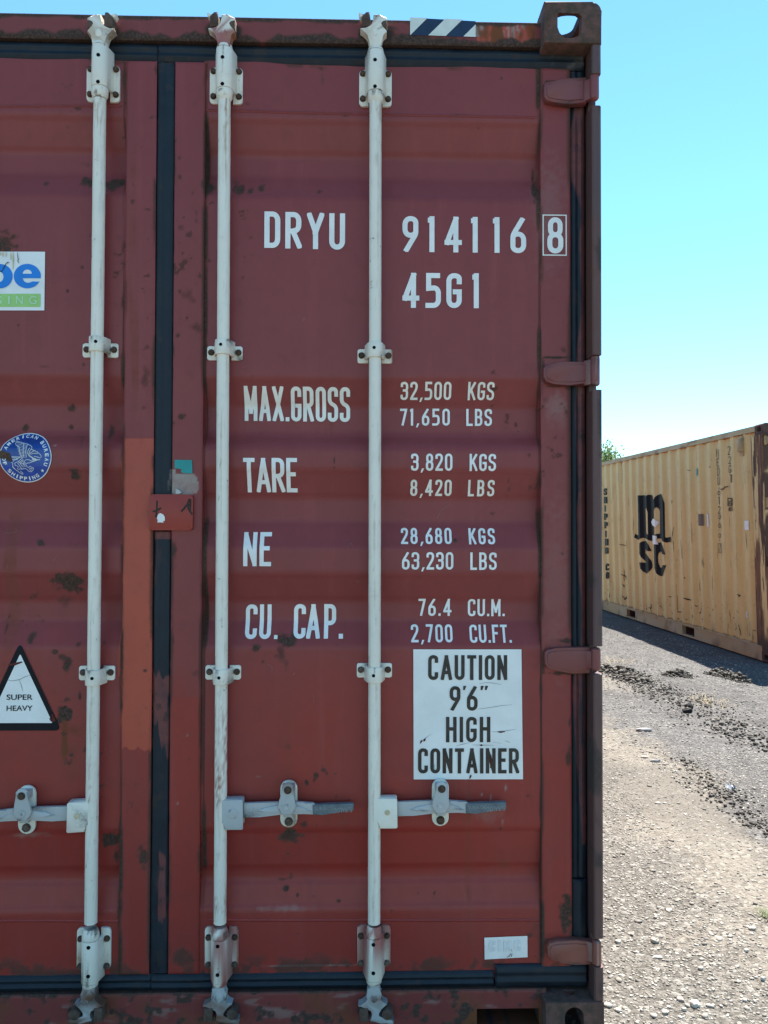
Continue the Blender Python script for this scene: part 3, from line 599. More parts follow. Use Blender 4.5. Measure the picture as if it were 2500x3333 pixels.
    # weld seam across the head of each panel
DR, DL = doors
def weld(u0, v0, u1, v1, parent):
    x0, z0 = D(u0, v0); x1, z1 = D(u1, v1); n = 120; V = []; Q = []
    for i in range(n + 1):
        t = i / n; x = x0 + (x1 - x0) * t; z = z0 + (z1 - z0) * t; h = 0.0022 + 0.0009 * random.random()
        for dz, dy in ((-h * 1.4, 0), (0, -0.0022), (h * 1.4, 0)): V.append((x, YD - 0.0008 + dy + (float(panel_y(np.array(x), np.array(z))) - YD), z + dz))
    for i in range(n):
        for k in range(2): a = 3 * i + k; Q.append((a, a + 3, a + 4, a + 1))
    raw_mesh('weld_seam', V, Q, M['red'], parent, wear=lambda co: np.stack([0.0 * co[:, 0], 0 * co[:, 0], (co[:, 2] < 1) * .8, 0.0 * co[:, 0]], -1))  # lower seams carry the same painted reflection red
weld(672, 357, 1745, 381, DR); weld(676, 2996, 1755, 2998, DR); weld(-500, 345, 395, 343, DL); weld(-500, 2998, 385, 3000, DL)

# rubber seals
def ribs(a0, a1, along, y0=0.060, h=0.006):
    def f(X, Z):
        t = ((X if along == 'x' else Z) - a0) / (a1 - a0)
        return y0 - h * (np.exp(-((t - 0.30) / 0.13) ** 2) + 0.8 * np.exp(-((t - 0.72) / 0.12) ** 2)) + (fbm(X * 6, Z * 6, 3, 2) - 0.5) * 0.006
    return f
zt0, zt1 = DZ(207, 0.055, 900), ZHB + 0.003
def seal(name, x0, x1, z0, z1, along, y0=0.060, h=0.006, rise=None):
    f = ribs(*((x0, x1) if along == 'x' else (z0, z1)), along, y0, h)
    return face_grid('door_seal', x0, x1, z0, z1, f, M['rubber'], RED, 0.115, 0.0045, seal_wear, 0.004)
ztop = DZ(206, 0.056, 900)
face_grid('door_seal', XG0, 1.187, ztop, ZHB - 0.001, ribs(ztop, ZHB, 'z', 0.063), M['rubber'], RED, 0.115, 0.0045, seal_wear, 0.004)
face_grid('door_seal', -1.187, XG0 - 0.0005, ztop + 0.001, ZHB - 0.001, ribs(ztop, ZHB, 'z', 0.064), M['rubber'], RED, 0.115, 0.0045, seal_wear, 0.004)
zpl1, zpl0 = DZ(1608, 0.05), DZ(1727, 0.05)
face_grid('door_seal', XG0, XG1, zpl0, ztop, lambda X, Z: ribs(XG0, XG1, 'x', 0.0585, 0.004)(X, Z), M['rubber'], RED, 0.115, 0.0042, seal_wear, 0.005)
def low_center(X, Z): return ribs(XG0, XG1, 'x', 0.0585, 0.004)(X + 0.004 * np.sin(Z * 7), Z) + 0.003 * sst(0.4, 0.6, fbm(X * 3, Z * 3, 3, 6))
face_grid('door_seal', XG0 + 0.0005, XG1 - 0.0005, 0.175, zpl0 - 0.0008, low_center, M['rubber'], RED, 0.115, 0.0042, seal_wear, 0.005)
zb0, zb1 = 0.1285, DZ(3170, 0.056)
xj = DX(1612, 3200, .056)
face_grid('door_seal', -1.187, XG0 + 0.004, zb0, zb1, ribs(zb0, zb1, 'z', 0.061), M['rubber'], RED, 0.115, 0.0045, seal_wear, 0.004)
face_grid('door_seal', XG0 + 0.0045, xj - 0.003, zb0, zb1, ribs(zb0, zb1, 'z', 0.059), M['rubber'], RED, 0.115, 0.0045, seal_wear, 0.004)
face_grid('door_seal', xj, 1.187, zb0, zb1 + 0.017, lambda X, Z: ribs(zb0, zb1 + .017, 'z', 0.055)(X, Z), M['rubber'], RED, 0.115, 0.0045, seal_wear, 0.005)
for s in (1, -1):
    a, b = sorted((s * 1.1465, s * 1.1885)); zj = DZ(2862, .06, 1880)
    face_grid('door_seal', a, b, zj, ztop - 0.002, lambda X, Z: ribs(1.1465, 1.1885, 'x', 0.066, 0.005)(np.abs(X), Z), M['rubber'], RED, 0.115, 0.0042, seal_wear, 0.004)
    face_grid('door_seal', a, b, zb1 + 0.018, zj - 0.001, lambda X, Z: 0.062 - 0.007 * np.exp(-((np.abs(X) - 1.167) / 0.012) ** 2), M['rubber'], RED, 0.115, 0.0042, seal_wear, 0.004)

# hinges
def hinge(kv, s, zoff_pts):
    bm = bm_new()
    pts = [D(u, v, 0.045) for u, v in zoff_pts]; pts = [(s * p, q) for p, q in pts]
    prism(bm, pts, 'y', 0.034, 0.057, 0.0042, seg=2)
    hx_ = sum(p for p, q in pts) / len(pts); hz_ = sum(q for p, q in pts) / len(pts)
    prism(bm, [(hx_ + (p - hx_) * .86, hz_ + (q - hz_) * .74) for p, q in pts], 'y', 0.0315, 0.036, 0.0018)
    zt, zb = DZ(kv[0] + 4, 0.02, 1940), DZ(kv[2], 0.02, 1940)
    lathe(bm, [(0.0085, zb), (0.0125, zb + 0.004), (0.0130, zb + 0.012), (0.0130, zt - 0.012), (0.0125, zt - 0.004), (0.0085, zt)], s * 1.2035, 0.020, 20)
    xk = s * 1.2035; xe = s * 1.176
    a, b = sorted((xk, xe)); z0_, z1_ = zb + 0.004, zt - 0.010
    prism(bm, [(xe, 0.036), (xk, 0.010), (xk, 0.030), (xe, 0.055)], 'z', z0_, z1_, 0.003)
    lathe(bm, [(0.011, 0.0338), (0.011, 0.0332), (0.008, 0.0332), (0.0075, 0.0337)], sum(p for p, q in pts) / len(pts), sum(q for p, q in pts) / len(pts), 18, 'y')
    zc = sum(q for p, q in pts) / len(pts)
    def hw(co):
        w = np.zeros((len(co), 4)); x, z = np.abs(co[:, 0]), co[:, 2]; e = sst(0.026, 0.042, np.abs(z - zc))
        w[:, 0] = 0.75 * e * sst(0.35, 0.6, fbm(x * 22, z * 22, 3, 2)); w[:, 1] = 0.55 * e * sst(0.4, 0.6, fbm(x * 9 + 3, z * 9, 3, 3))
        w[:, 3] = 0.8 * (np.abs(x - 1.2035) < 0.003) * sst(0.5, 0.6, fbm(x * 60, z * 40, 3, 5)); w[:, 2] = (zc < 0.5) * .7
        return w
    obj('hinge', bm, M['hinge_red'], RED, wear=hw)
H1 = [(1775, 272), (1768, 285), (1768, 318), (1776, 334), (1806, 340), (1850, 345), (1906, 342), (1906, 256), (1850, 262), (1815, 268)]
H2 = [(1776, 1189), (1767, 1200), (1766, 1228), (1776, 1246), (1800, 1252), (1850, 1256), (1916, 1252), (1916, 1178), (1850, 1180), (1810, 1184)]
H3 = [(1778, 2112), (1771, 2122), (1771, 2158), (1780, 2174), (1815, 2182), (1860, 2192), (1918, 2190), (1918, 2104), (1850, 2106), (1805, 2108)]
H4 = [(1786, 3064), (1779, 3076), (1780, 3104), (1792, 3120), (1830, 3128), (1870, 3134), (1922, 3136), (1926, 3058), (1870, 3054), (1810, 3056)]
for s in (1, -1):
    for kv, P in zip(HV, (H1, H2, H3, H4)): hinge(kv, s, P)

# tab plate bridging the two doors, green tag, paint flake
def flat_poly(name, pts, y, mat, parent, th=0.0006):
    bm = bm_new(); prism(bm, pts, 'y', y - th, y); return obj(name, bm, mat, parent, smooth=False)
x0, z1 = D(486, 1609, 0.045); x1, z0 = D(627, 1726, 0.045)
bm = bm_new(); prism(bm, rrect(x0, x1, z0, z1, 0.008), 'y', 0.0445, 0.056, 0.003)
def plate_wear(co):
    x, z = co[:, 0], co[:, 2]; w = np.zeros((len(x), 4)); w[:, 2] = 0.92; return w
tab = obj('tab_plate', bm, M['red'], RED, wear=plate_wear)
def strokes(name, lines, wd, y, mat, parent, px=None):
    """thin painted or scratched lines; lines are lists of (x, z)"""
    for i, L_ in enumerate(lines):
        bm = bm_new(); ribbon(bm, L_, wd, y - 0.00012 * (i % 5)); obj(name, bm, mat, parent, smooth=False, wear='keep')
def ribbon(bm, P, wd, y, taper=False):
    P = [np.array(p, float) for p in P]; n = len(P); Lf = []; Rt = []
    for i in range(n):
        d = (P[min(i + 1, n - 1)] - P[max(i - 1, 0)]); d = d / (np.hypot(*d) + 1e-9); nr = np.array([-d[1], d[0]])
        w = wd / 2 * ((0.25 + 0.75 * sin(pi * (0.08 + 0.84 * i / max(1, n - 1)))) if taper else 1)
        a = P[i] + nr * w; b = P[i] - nr * w
        Lf.append(bm.verts.new((a[0], y, a[1]))); Rt.append(bm.verts.new((b[0], y, b[1])))
    for i in range(n - 1):
        f = bm.faces.new((Lf[i], Rt[i], Rt[i + 1], Lf[i + 1])); f.normal_update()
        if f.normal.y > 0: f.normal_flip()
C1 = lambda pts, u0, v0, sc, y: [D(u0 + a / sc, v0 + b / sc, y) for a, b in pts]
lines = [C1([(305,1250),(300,1400),(288,1570),(270,1650)], 470, 1460, 7.371, .044), C1([(200,1510),(280,1495),(400,1425)], 470, 1460, 7.371, .044), C1([(1085,1205),(1030,1340),(960,1430),(885,1515)], 470, 1460, 7.371, .044), C1([(1060,1330),(1050,1430),(1090,1500),(1150,1580)], 470, 1460, 7.371, .044), C1([(1100,1210),(1105,1380),(1095,1500)], 470, 1460, 7.371, .044)]
strokes('scratch_mark', lines, 0.0052, 0.0442, M['scratch'], tab)
flat_poly('paper_scrap', C1([(300,1670),(330,1580),(380,1548),(450,1580),(490,1640),(490,1735),(440,1745),(470,1775),(310,1770),(325,1720)], 470, 1460, 7.371, .044), 0.0442, M['letter'], tab)
flat_poly('tag_sticker', C1([(732,272),(1150,278),(1160,600),(950,595),(880,560),(900,500),(732,470)], 470, 1460, 7.371, YST), 0.0528, M['teal'], DR)
bm = bm_new(); prism(bm, C1([(760,960),(800,985),(850,1000),(905,1060),(840,1095),(760,1085)], 470, 1460, 7.371, .052), 'y', 0.046, 0.0535, 0.001); obj('metal_burr', bm, M['galv'], DR)

# ------------------------------------------------------------------ stroke lettering (narrow stencil face of even weight)
GL = {  # width factor, list of (points (x, y, rounding), closed)
 'O': (.44, [([(0,0,.5),(1,0,.5),(1,1,.5),(0,1,.5)], 1)]), '0': (.44, [([(0,0,.5),(1,0,.5),(1,1,.5),(0,1,.5)], 1)]),
 'D': (.44, [([(0,0,0),(1,0,.55),(1,1,.55),(0,1,0)], 1)]), 'U': (.44, [([(0,1,0),(0,0,.5),(1,0,.5),(1,1,0)], 0)]),
 'R': (.46, [([(0,0,0),(0,1,0),(.95,1,.5),(.95,.47,.5),(0,.47,0)], 0), ([(.45,.47,0),(1,0,0)], 0)]),
 'P': (.44, [([(0,0,0),(0,1,0),(1,1,.5),(1,.43,.5),(0,.43,0)], 0)]),
 'B': (.44, [([(0,.52,0),(0,1,0),(.95,1,.5),(.95,.52,.5),(0,.52,0),(1,.52,.5),(1,0,.5),(0,0,0),(0,.53,0)], 0)]),
 'Y': (.48, [([(0,1,0),(.5,.46,0),(.5,0,0)], 0), ([(1,1,0),(.5,.46,0)], 0)]),
 '9': (.44, [([(1,.72,0),(1,1,.5),(0,1,.5),(0,.46,.5),(1,.46,.4),(1,.74,0)], 0), ([(1,.72,0),(1,.5,.2),(.16,.0,0)], 0)]),
 '6': (.44, [([(0,.28,0),(0,0,.5),(1,0,.5),(1,.54,.5),(0,.54,.4),(0,.26,0)], 0), ([(0,.28,0),(0,.5,.2),(.84,1,0)], 0)]),
 '1': (.19, [([(1,0,0),(1,1,0)], 0), ([(.1,.955,0),(.9,.955,0)], 0)]),
 '4': (.48, [([(.72,0,0),(.72,1,0),(0,.24,0),(1,.24,0)], 0)]),
 '5': (.44, [([(.92,1,0),(.06,1,0),(.06,.57,0),(1,.60,.5),(1,0,.5),(.0,0,.2)], 0)]),
 '8': (.44, [([(.06,.52,.42),(.94,.52,.42),(.94,1,.45),(.06,1,.45)], 1), ([(0,0,.5),(1,0,.5),(1,.52,.45),(0,.52,.45)], 1)]),
 'G': (.44, [([(1,.80,0),(1,1,.5),(0,1,.5),(0,0,.5),(1,0,.5),(1,.46,0),(.62,.46,0)], 0)]), 'C': (.44, [([(1,.80,0),(1,1,.5),(0,1,.5),(0,0,.5),(1,0,.5),(1,.20,0)], 0)]),
 'S': (.44, [([(1,.82,0),(1,1,.5),(0,1,.5),(0,.56,.45),(1,.46,.45),(1,0,.5),(0,0,.5),(0,.18,0)], 0)]),
 'M': (.54, [([(0,0,0),(0,1,0),(.5,.24,0),(1,1,0),(1,0,0)], 0)]), 'N': (.44, [([(0,0,0),(0,1,0),(1,0,0),(1,1,0)], 0)]),
 'A': (.50, [([(0,0,0),(.5,1,0),(1,0,0)], 0), ([(.20,.27,0),(.80,.27,0)], 0)]), 'X': (.48, [([(0,0,0),(1,1,0)], 0), ([(0,1,0),(1,0,0)], 0)]),
 'T': (.40, [([(0,1,0),(1,1,0)], 0), ([(.5,0,0),(.5,1,0)], 0)]), 'E': (.38, [([(1,1,0),(0,1,0),(0,0,0),(1,0,0)], 0), ([(0,.53,0),(.8,.53,0)], 0)]),
 'F': (.38, [([(1,1,0),(0,1,0),(0,0,0)], 0), ([(0,.53,0),(.8,.53,0)], 0)]), 'L': (.38, [([(0,1,0),(0,0,0),(1,0,0)], 0)]),
 'K': (.46, [([(0,0,0),(0,1,0)], 0), ([(.95,1,0),(.05,.38,0)], 0), ([(.36,.58,0),(1,0,0)], 0)]), 'H': (.44, [([(0,0,0),(0,1,0)], 0), ([(1,0,0),(1,1,0)], 0), ([(0,.53,0),(1,.53,0)], 0)]),
 'I': (.0, [([(0,0,0),(0,1,0)], 0)]), '3': (.44, [([(0,.82,0),(0,1,.5),(1,1,.5),(1,.53,.4),(.40,.53,0)], 0), ([(.42,.53,0),(1,.53,.4),(1,0,.5),(0,0,.5),(0,.18,0)], 0)]),
 '2': (.44, [([(0,.80,0),(0,1,.5),(1,1,.5),(1,.64,.35),(0,.02,0),(0,0,0),(1,0,0)], 0)]), '7': (.42, [([(0,1,0),(1,1,0),(.32,0,0)], 0)]),
 '.': (.0, []), ',': (.10, []), "'": (.12, []), ' ': (.3, [])}
def fillet(P, closed, w, h):
    out = []; n = len(P)
    for i in range(n):
        x, y, r = P[i]; p = np.array([x * w, y * h]); r = r * w
        if r <= 1e-6 or (not closed and i in (0, n - 1)): out.append(p); continue
        a = np.array([P[i - 1][0] * w, P[i - 1][1] * h]); b = np.array([P[(i + 1) % n][0] * w, P[(i + 1) % n][1] * h])
        da = a - p; db = b - p; la = np.hypot(*da); lb = np.hypot(*db); ra = min(r * 1.15, la * 0.5); rb = min(r * 1.15, lb * 0.5)
        A = p + da / la * ra; B = p + db / lb * rb
        ca = p + (A - p) * 0.42; cb = p + (B - p) * 0.42
        for t in np.linspace(0, 1, 9):
            out.append(A * (1 - t) ** 3 + 3 * ca * t * (1 - t) ** 2 + 3 * cb * t * t * (1 - t) + B * t ** 3)
    q = [out[0]]
    for p in out[1:]:
        if np.hypot(*(p - q[-1])) > 1e-6: q.append(p)
    if closed and np.hypot(*(q[0] - q[-1])) < 1e-6: q.pop()
    return q
def stroke_quads(P, t, closed):
    n = len(P); segs = n if closed else n - 1; L_ = []; R_ = []
    for i in range(n):
        if closed or 0 < i < n - 1:
            d0 = P[i] - P[i - 1]; d1 = P[(i + 1) % n] - P[i]; d0 = d0 / np.hypot(*d0); d1 = d1 / np.hypot(*d1)
            n0 = np.array([-d0[1], d0[0]]); n1 = np.array([-d1[1], d1[0]]); m = n0 + n1; mm = m @ m
            if mm < 0.25: m = n1; k = 1.0; m = m
            else: m = m / math.sqrt(mm); k = 1.0 / max(0.28, m @ n0)
            L_.append(P[i] + m * k * t / 2); R_.append(P[i] - m * k * t / 2)
        else:
            d = (P[1] - P[0]) if i == 0 else (P[-1] - P[-2]); d = d / np.hypot(*d); nn = np.array([-d[1], d[0]]); e = P[i] + d * (t / 2) * (-1 if i == 0 else 1)
            L_.append(e + nn * t / 2); R_.append(e - nn * t / 2)
    return [(R_[i], R_[(i + 1) % n], L_[(i + 1) % n], L_[i]) for i in range(segs)]
def split_acute(P, closed):
    if closed: return [(P, True)]
    out = []; cur = [P[0]]
    for i in range(1, len(P) - 1):
        cur.append(P[i]); d0 = P[i] - P[i - 1]; d1 = P[i + 1] - P[i]; d0 = d0 / np.hypot(*d0); d1 = d1 / np.hypot(*d1)
        if d0 @ d1 < -0.25: out.append((cur, False)); cur = [P[i]]
    cur.append(P[-1]); out.append((cur, False)); return out
def clip(q, x0, x1, z0, z1):
    for ax_, val, sg_ in ((0, x0, 1), (0, x1, -1), (1, z0, 1), (1, z1, -1)):
        o_ = []
        for i in range(len(q)):
            a, b = q[i - 1], q[i]; da, db = sg_ * (a[ax_] - val), sg_ * (b[ax_] - val)
            if (da < 0) != (db < 0): o_.append(a + (b - a) * (da / (da - db)))
            if db >= 0: o_.append(b)
        q = o_
        if len(q) < 3: return None
    r_ = [q[0]]
    for p in q[1:]:
        if np.hypot(*(p - r_[-1])) > 1e-6: r_.append(p)
    if np.hypot(*(r_[0] - r_[-1])) < 1e-6: r_.pop()
    return r_ if len(r_) > 2 else None
def glyph(ch, x, z, h, t, wf=1.0):
    """list of layers of quads (2D) for one character with its left edge at x, baseline z"""
    if ch == '.': return [[(np.array([x, z]), np.array([x + t, z]), np.array([x + t, z + t * 1.1]), np.array([x, z + t * 1.1]))]], t
    if ch == ',': return [[(np.array([x, z - .8 * t]), np.array([x + .7 * t, z - .8 * t]), np.array([x + 1.5 * t, z + t]), np.array([x + .6 * t, z + t]))]], 1.4 * t
    if ch == "'": return [[(np.array([x, z + h - .17 * h]), np.array([x + .6 * t, z + h - .17 * h]), np.array([x + 1.1 * t, z + h]), np.array([x + .1 * t, z + h]))]], 1.1 * t
    w, S = GL[ch]; W_ = t if ch == 'I' else max(t, w * h * wf)
    if ch == ' ': return [], W_
    lay = []
    for P, c in S:
        q = fillet(P, c, max(W_ - t, 1e-6), h - t); q = [p + np.array([x + t / 2, z + t / 2]) for p in q]
        for q2, c2 in split_acute(q, c):
            if len(q2) > 1 and np.hypot(*(q2[1] - q2[0])) > 1e-6: lay.append([g for g in (clip(list(k_), x, x + W_, z, z + h) for k_ in stroke_quads(q2, t, c2)) if g])
    return lay, W_
def lettering(name, s, u0, v_top0, v_bot0, u1, v_bot1, mat, parent, yfun, t=None, xs=None, wf=1.0, yp=0.06, eps=0.0016, breaks=None):
    """text s between two measured ends; conformed to the surface yfun(x, z)"""
    x0, zb = D(u0, v_bot0, yp); zt = D(u0, v_top0, yp)[1]; x1, zb1 = D(u1, v_bot1, yp); h = zt - zb; t = t or h * 0.135
    ws = [glyph(c, 0, 0, h, t, wf)[1] for c in s]
    if xs is None:
        gap = (x1 - x0 - sum(ws)) / max(1, len(s) - 1); px = []; c = x0
        for w in ws: px.append(c); c += w + gap
    else: px = [D(u, v_bot0, yp)[0] for u in xs]
    bm = bm_new(); layer = 0
    for c, x in zip(s, px):
        z = zb + (zb1 - zb) * (x - x0) / max(1e-6, x1 - x0)
        for lay in glyph(c, x, z, h, t, wf)[0]:
            layer = (layer + 1) % 4
            for q in lay:
                vs = [bm.verts.new((p[0], -0.00014 * layer, p[1])) for p in q]
                try: f = bm.faces.new(vs)
                except ValueError: continue
                f.normal_update()
                if f.normal.y > 0: f.normal_flip()
    conform(bm, yfun, eps, breaks)
    return obj(name, bm, mat, parent, smooth=False, wear='keep')
def conform(bm, yfun, eps, breaks=None):
    for zz in (pz[1:-1] if breaks is None else breaks):
        bmesh.ops.bisect_plane(bm, geom=bm.verts[:] + bm.edges[:] + bm.faces[:], plane_co=(0, 0, float(zz)), plane_no=(0, 0, 1))
    for v in bm.verts: v.co.y += float(yfun(np.array(v.co.x), np.array(v.co.z))) - eps
LT, LO = M['letter'], M['letter_cream']
lettering('lettering', 'DRYU', 860, 687, 806, 1123, 813, LT, DR, panel_y, 0.0148, wf=.98)
lettering('lettering', '914116', 1310, 702, 819, 1710, 824, LT, DR, panel_y, 0.0145, xs=[1310, 1392, 1447, 1533, 1604, 1661.5])
lettering('lettering', '8', 1781, 707, 825, 1830, 825, LT, DR, stile_y, 0.0145, xs=[1781.5], yp=YST)
x0, z1 = D(1768, 700, YST); x1, z0 = D(1843, 831, YST)
bm = bm_new()
for i, q in enumerate(stroke_quads([np.array(p) for p in ((x0, z0), (x1, z0), (x1, z1), (x0, z1))], 0.0035, True)):
    f = bm.faces.new([bm.verts.new((p[0], 0, p[1])) for p in q]); f.normal_update()
    if f.normal.y > 0: f.normal_flip()
conform(bm, stile_y, 0.0016); obj('lettering_frame', bm, LO, DR, smooth=False, wear='keep')
lettering('lettering', '45G1', 1310, 887, 1001, 1561, 1003, LT, DR, panel_y, 0.0145, xs=[1310, 1385, 1453, 1537])
lettering('lettering', 'MAX.GROSS', 790, 1253, 1364, 1139, 1368, LO, DR, panel_y, 0.0108, wf=.70)
lettering('lettering', 'TARE', 790, 1490, 1601, 966, 1601, LT, DR, panel_y, 0.0116, wf=.84)
lettering('lettering', 'NE', 791, 1732, 1843, 882, 1843, LT, DR, panel_y, 0.0120, wf=.9)
lettering('lettering', 'CU', 794, 1971, 2082, 879, 2082, LT, DR, panel_y, 0.0116, wf=.79)
lettering('lettering', '.', 890, 1971, 2082, 898, 2082, LO, DR, panel_y, 0.0098)
lettering('lettering', 'CAP.', 953, 1970, 2081, 1115, 2081, LT, DR, panel_y, 0.0120, xs=[953, 995, 1053, 1102], wf=.81)
for a, v0, v1, u0, u1, b, c0, c1, mt in (('32,500', 1241, 1297, 1305, 1471, 'KGS', 1525.5, 1612, LO), ('71,650', 1324, 1380, 1304, 1468.6, 'LBS', 1523, 1608, LT), ('3,820', 1476, 1532, 1338, 1473, 'KGS', 1529, 1615, LT),
        ('8,420', 1560, 1613, 1337, 1473, 'LBS', 1527, 1614, LO), ('28,680', 1718, 1771, 1306, 1472, 'KGS', 1528, 1614, LT), ('63,230', 1797, 1854, 1308.5, 1476, 'LBS', 1531, 1617, LT), ('76.4', 1952, 2009, 1365, 1474, 'CU.M.', 1528, 1650, LT), ('2,700', 2036, 2092, 1339, 1475, 'CU.FT.', 1531, 1668, LT)):
    lettering('lettering', a, u0, v0, v1, u1, v1, mt, DR, panel_y, 0.0066); lettering('lettering', b, c0, v0 + 1, v1 + 1, c1, v1 + 1, mt, DR, panel_y, 0.0066)

# caution sign
flat = lambda y: (lambda X, Z: y)
def quadpts(P, y=0.062): return [D(u, v, y) for u, v in P]
def sticker(name, pts, mat, parent, eps=0.0022, mat2=None, grow=0.004, yf=panel_y):
    bm = bm_new(); f = bm.faces.new([bm.verts.new((p[0], 0, p[1])) for p in pts]); f.normal_update()
    if f.normal.y > 0: f.normal_flip()
    if mat2:
        f.material_index = 1; cx = sum(p[0] for p in pts) / len(pts); cz = sum(p[1] for p in pts) / len(pts); inn = []
        r = bmesh.ops.inset_region(bm, faces=[f], thickness=grow)
        for g in bm.faces: g.material_index = 1
        f.material_index = 0
    bmesh.ops.triangulate(bm, faces=bm.faces[:])
    for q in range(3): bmesh.ops.subdivide_edges(bm, edges=[e for e in bm.edges if e.calc_length() > 0.06], cuts=1, use_grid_fill=False)
    bmesh.ops.triangulate(bm, faces=bm.faces[:])
    conform(bm, yf, eps)
    return obj(name, bm, [mat, mat2] if mat2 else mat, parent, smooth=False, wear='keep')
sg = sticker('caution_sign', quadpts([(1345.3, 2113.4), (1697, 2113.4), (1702, 2535.6), (1346.5, 2536)]), M['sign_white'], RED, 0.0022, M['sign_edge'], 0.0028)
BL = M['brownletter']
lettering('lettering', 'CAUTION', 1393.5, 2132, 2213, 1651, 2213, BL, sg, panel_y, 0.0098, eps=0.0032, wf=.92)
lettering('lettering', '9', 1463, 2233, 2313, 1497, 2313, BL, sg, panel_y, 0.0098, eps=0.0032, xs=[1463.5])
lettering('lettering', "'", 1507, 2232, 2313, 1518, 2313, BL, sg, panel_y, 0.0085, eps=0.0032, xs=[1507])
lettering('lettering', '6', 1519.6, 2233, 2313, 1553, 2313, BL, sg, panel_y, 0.0098, eps=0.0032, xs=[1519.6])
for u_ in (1564, 1578): lettering('lettering', "'", u_, 2232, 2313, u_ + 11, 2313, BL, sg, panel_y, 0.0085, eps=0.0032, xs=[u_])
lettering('lettering', 'HIGH', 1451.5, 2333, 2415.5, 1596, 2415.5, BL, sg, panel_y, 0.0098, eps=0.0032, wf=.96)
lettering('lettering', 'CONTAINER', 1360.5, 2435, 2517, 1690, 2517, BL, sg, panel_y, 0.0098, eps=0.0032, wf=.90)
CS = lambda pts: [D(1320 + a / 4.1475, 2090 + b / 4.1475, .0585) for a, b in pts]
def marks(name, lines, wd, mat, parent, eps, yf=panel_y):
    for i, L_ in enumerate(lines):
        bm = bm_new(); ribbon(bm, L_, wd, -0.0001 * (i % 6), True); conform(bm, yf, eps); obj(name, bm, mat, parent, smooth=False, wear='keep')
marks('scratch_mark', [CS(q) for q in ([(1000,560),(1090,548),(1170,552),(1300,575)],[(970,905),(1100,890),(1300,858),(1440,845)],[(1160,1210),(1260,1212),(1380,1195),(1490,1175)],[(680,1400),(760,1380),(880,1352)],[(900,1388),(1080,1392),(1200,1392)],[(1180,1350),(1290,1368)],[(1340,1330),(1380,1345),(1420,1355)],[(190,1380),(250,1310),(340,1245)],[(400,1720),(385,1680),(395,1640)],[(250,1530),(270,1480),(290,1460)])], 0.0009, M['scratch'], sg, 0.0036)
marks('rust_mark', [CS(q) for q in ([(1245,1212),(1290,1214),(1342,1208)],[(200,1365),(212,1340),(222,1322)],[(245,1340),(258,1320),(268,1300)],[(865,1845),(878,1810),(885,1790)],[(1005,1390),(1022,1392),(1040,1390)],[(1145,1700),(1160,1600),(1150,1520)])], 0.0052, M['rustmark'], sg, 0.0038)

# ordinary upright lettering from Blender's own built-in face
def face_text(s, size=1.0, bold=0.0):
    cu = bpy.data.curves.new('t', 'FONT'); cu.body = s; cu.size = size; cu.offset = bold; cu.resolution_u = 4; o = link(bpy.data.objects.new('t', cu))
    bpy.context.view_layer.update(); dg = bpy.context.evaluated_depsgraph_get(); me = bpy.data.meshes.new_from_object(o.evaluated_get(dg))
    V = np.array([v.co[:2] for v in me.vertices]) if len(me.vertices) else np.zeros((0, 2)); Fs = [tuple(p.vertices) for p in me.polygons]
    bpy.data.objects.remove(o); bpy.data.curves.remove(cu); bpy.data.meshes.remove(me); return V, Fs
def put_text(bm, s, fx, bold=0.012):
    V, Fs = face_text(s, 1.0, bold)
    if not len(V): return
    lo = V.min(0); hi = V.max(0); V = (V - lo) / np.maximum(hi - lo, 1e-6)
    vs = [bm.verts.new((*(lambda p: (p[0], 0, p[1]))(fx(a, b)),)) for a, b in V]
    for f in Fs:
        try: g = bm.faces.new([vs[i] for i in f])
        except ValueError: continue
        g.normal_update()
        if g.normal.y > 0: g.normal_flip()
def box_text(bm, s, u0, v0, u1, v1, y=.062, bold=.012):
    x0, z1 = D(u0, v0, y); x1, z0 = D(u1, v1, y); put_text(bm, s, lambda a, b: (x0 + (x1 - x0) * a, z0 + (z1 - z0) * b), bold)

# warning triangle
tri = [(66, 2104), (-62, 2360), (-58, 2377), (-45, 2377.5), (176, 2377.5), (190, 2375), (192, 2362)]
def round_tri(ap, bl, br, r):
    P = [np.array(p, float) for p in (ap, bl, br)]; out = []
    for i in range(3):
        p, a, b = P[i], P[i - 1], P[(i + 1) % 3]; A = p + (a - p) / np.hypot(*(a - p)) * r; B = p + (b - p) / np.hypot(*(b - p)) * r
        for t in np.linspace(0, 1, 6): out.append(tuple(A * (1 - t) ** 2 + 2 * p * t * (1 - t) + B * t * t))
    return out
tr = sticker('warning_triangle', quadpts(round_tri((64, 2090), (-70, 2378), (200, 2378), 24)), M['black'], RED, 0.0020)
sticker('sticker_field', quadpts(round_tri((66, 2128), (-38, 2353), (172, 2353), 6)), M['sign_white'], tr, 0.0030)
for w_, v0_, v1_ in (('SUPER', 2260, 2277.5), ('HEAVY', 2296, 2313.5)): bm = bm_new(); box_text(bm, w_, 22.7, v0_, 107, v1_); conform(bm, panel_y, 0.0038); obj('lettering', bm, M['black'], tr, smooth=False, wear='keep')
C2 = lambda pts: [D(a * .4822, 1600 + b * .4822, .060) for a, b in pts]
marks('scratch_mark', [C2(q) for q in ([(20,1265),(80,1278),(130,1270),(170,1250),(215,1235)],[(130,1270),(145,1310),(155,1350)])], 0.0011, M['scratch'], tr, 0.0040)
marks('rust_mark', [C2(q) for q in ([(55,1170),(100,1165),(150,1150)],[(335,1530),(350,1545),(365,1555)],[(350,1500),(360,1530),(372,1550)])], 0.0075, M['rustmark'], tr, 0.0042)

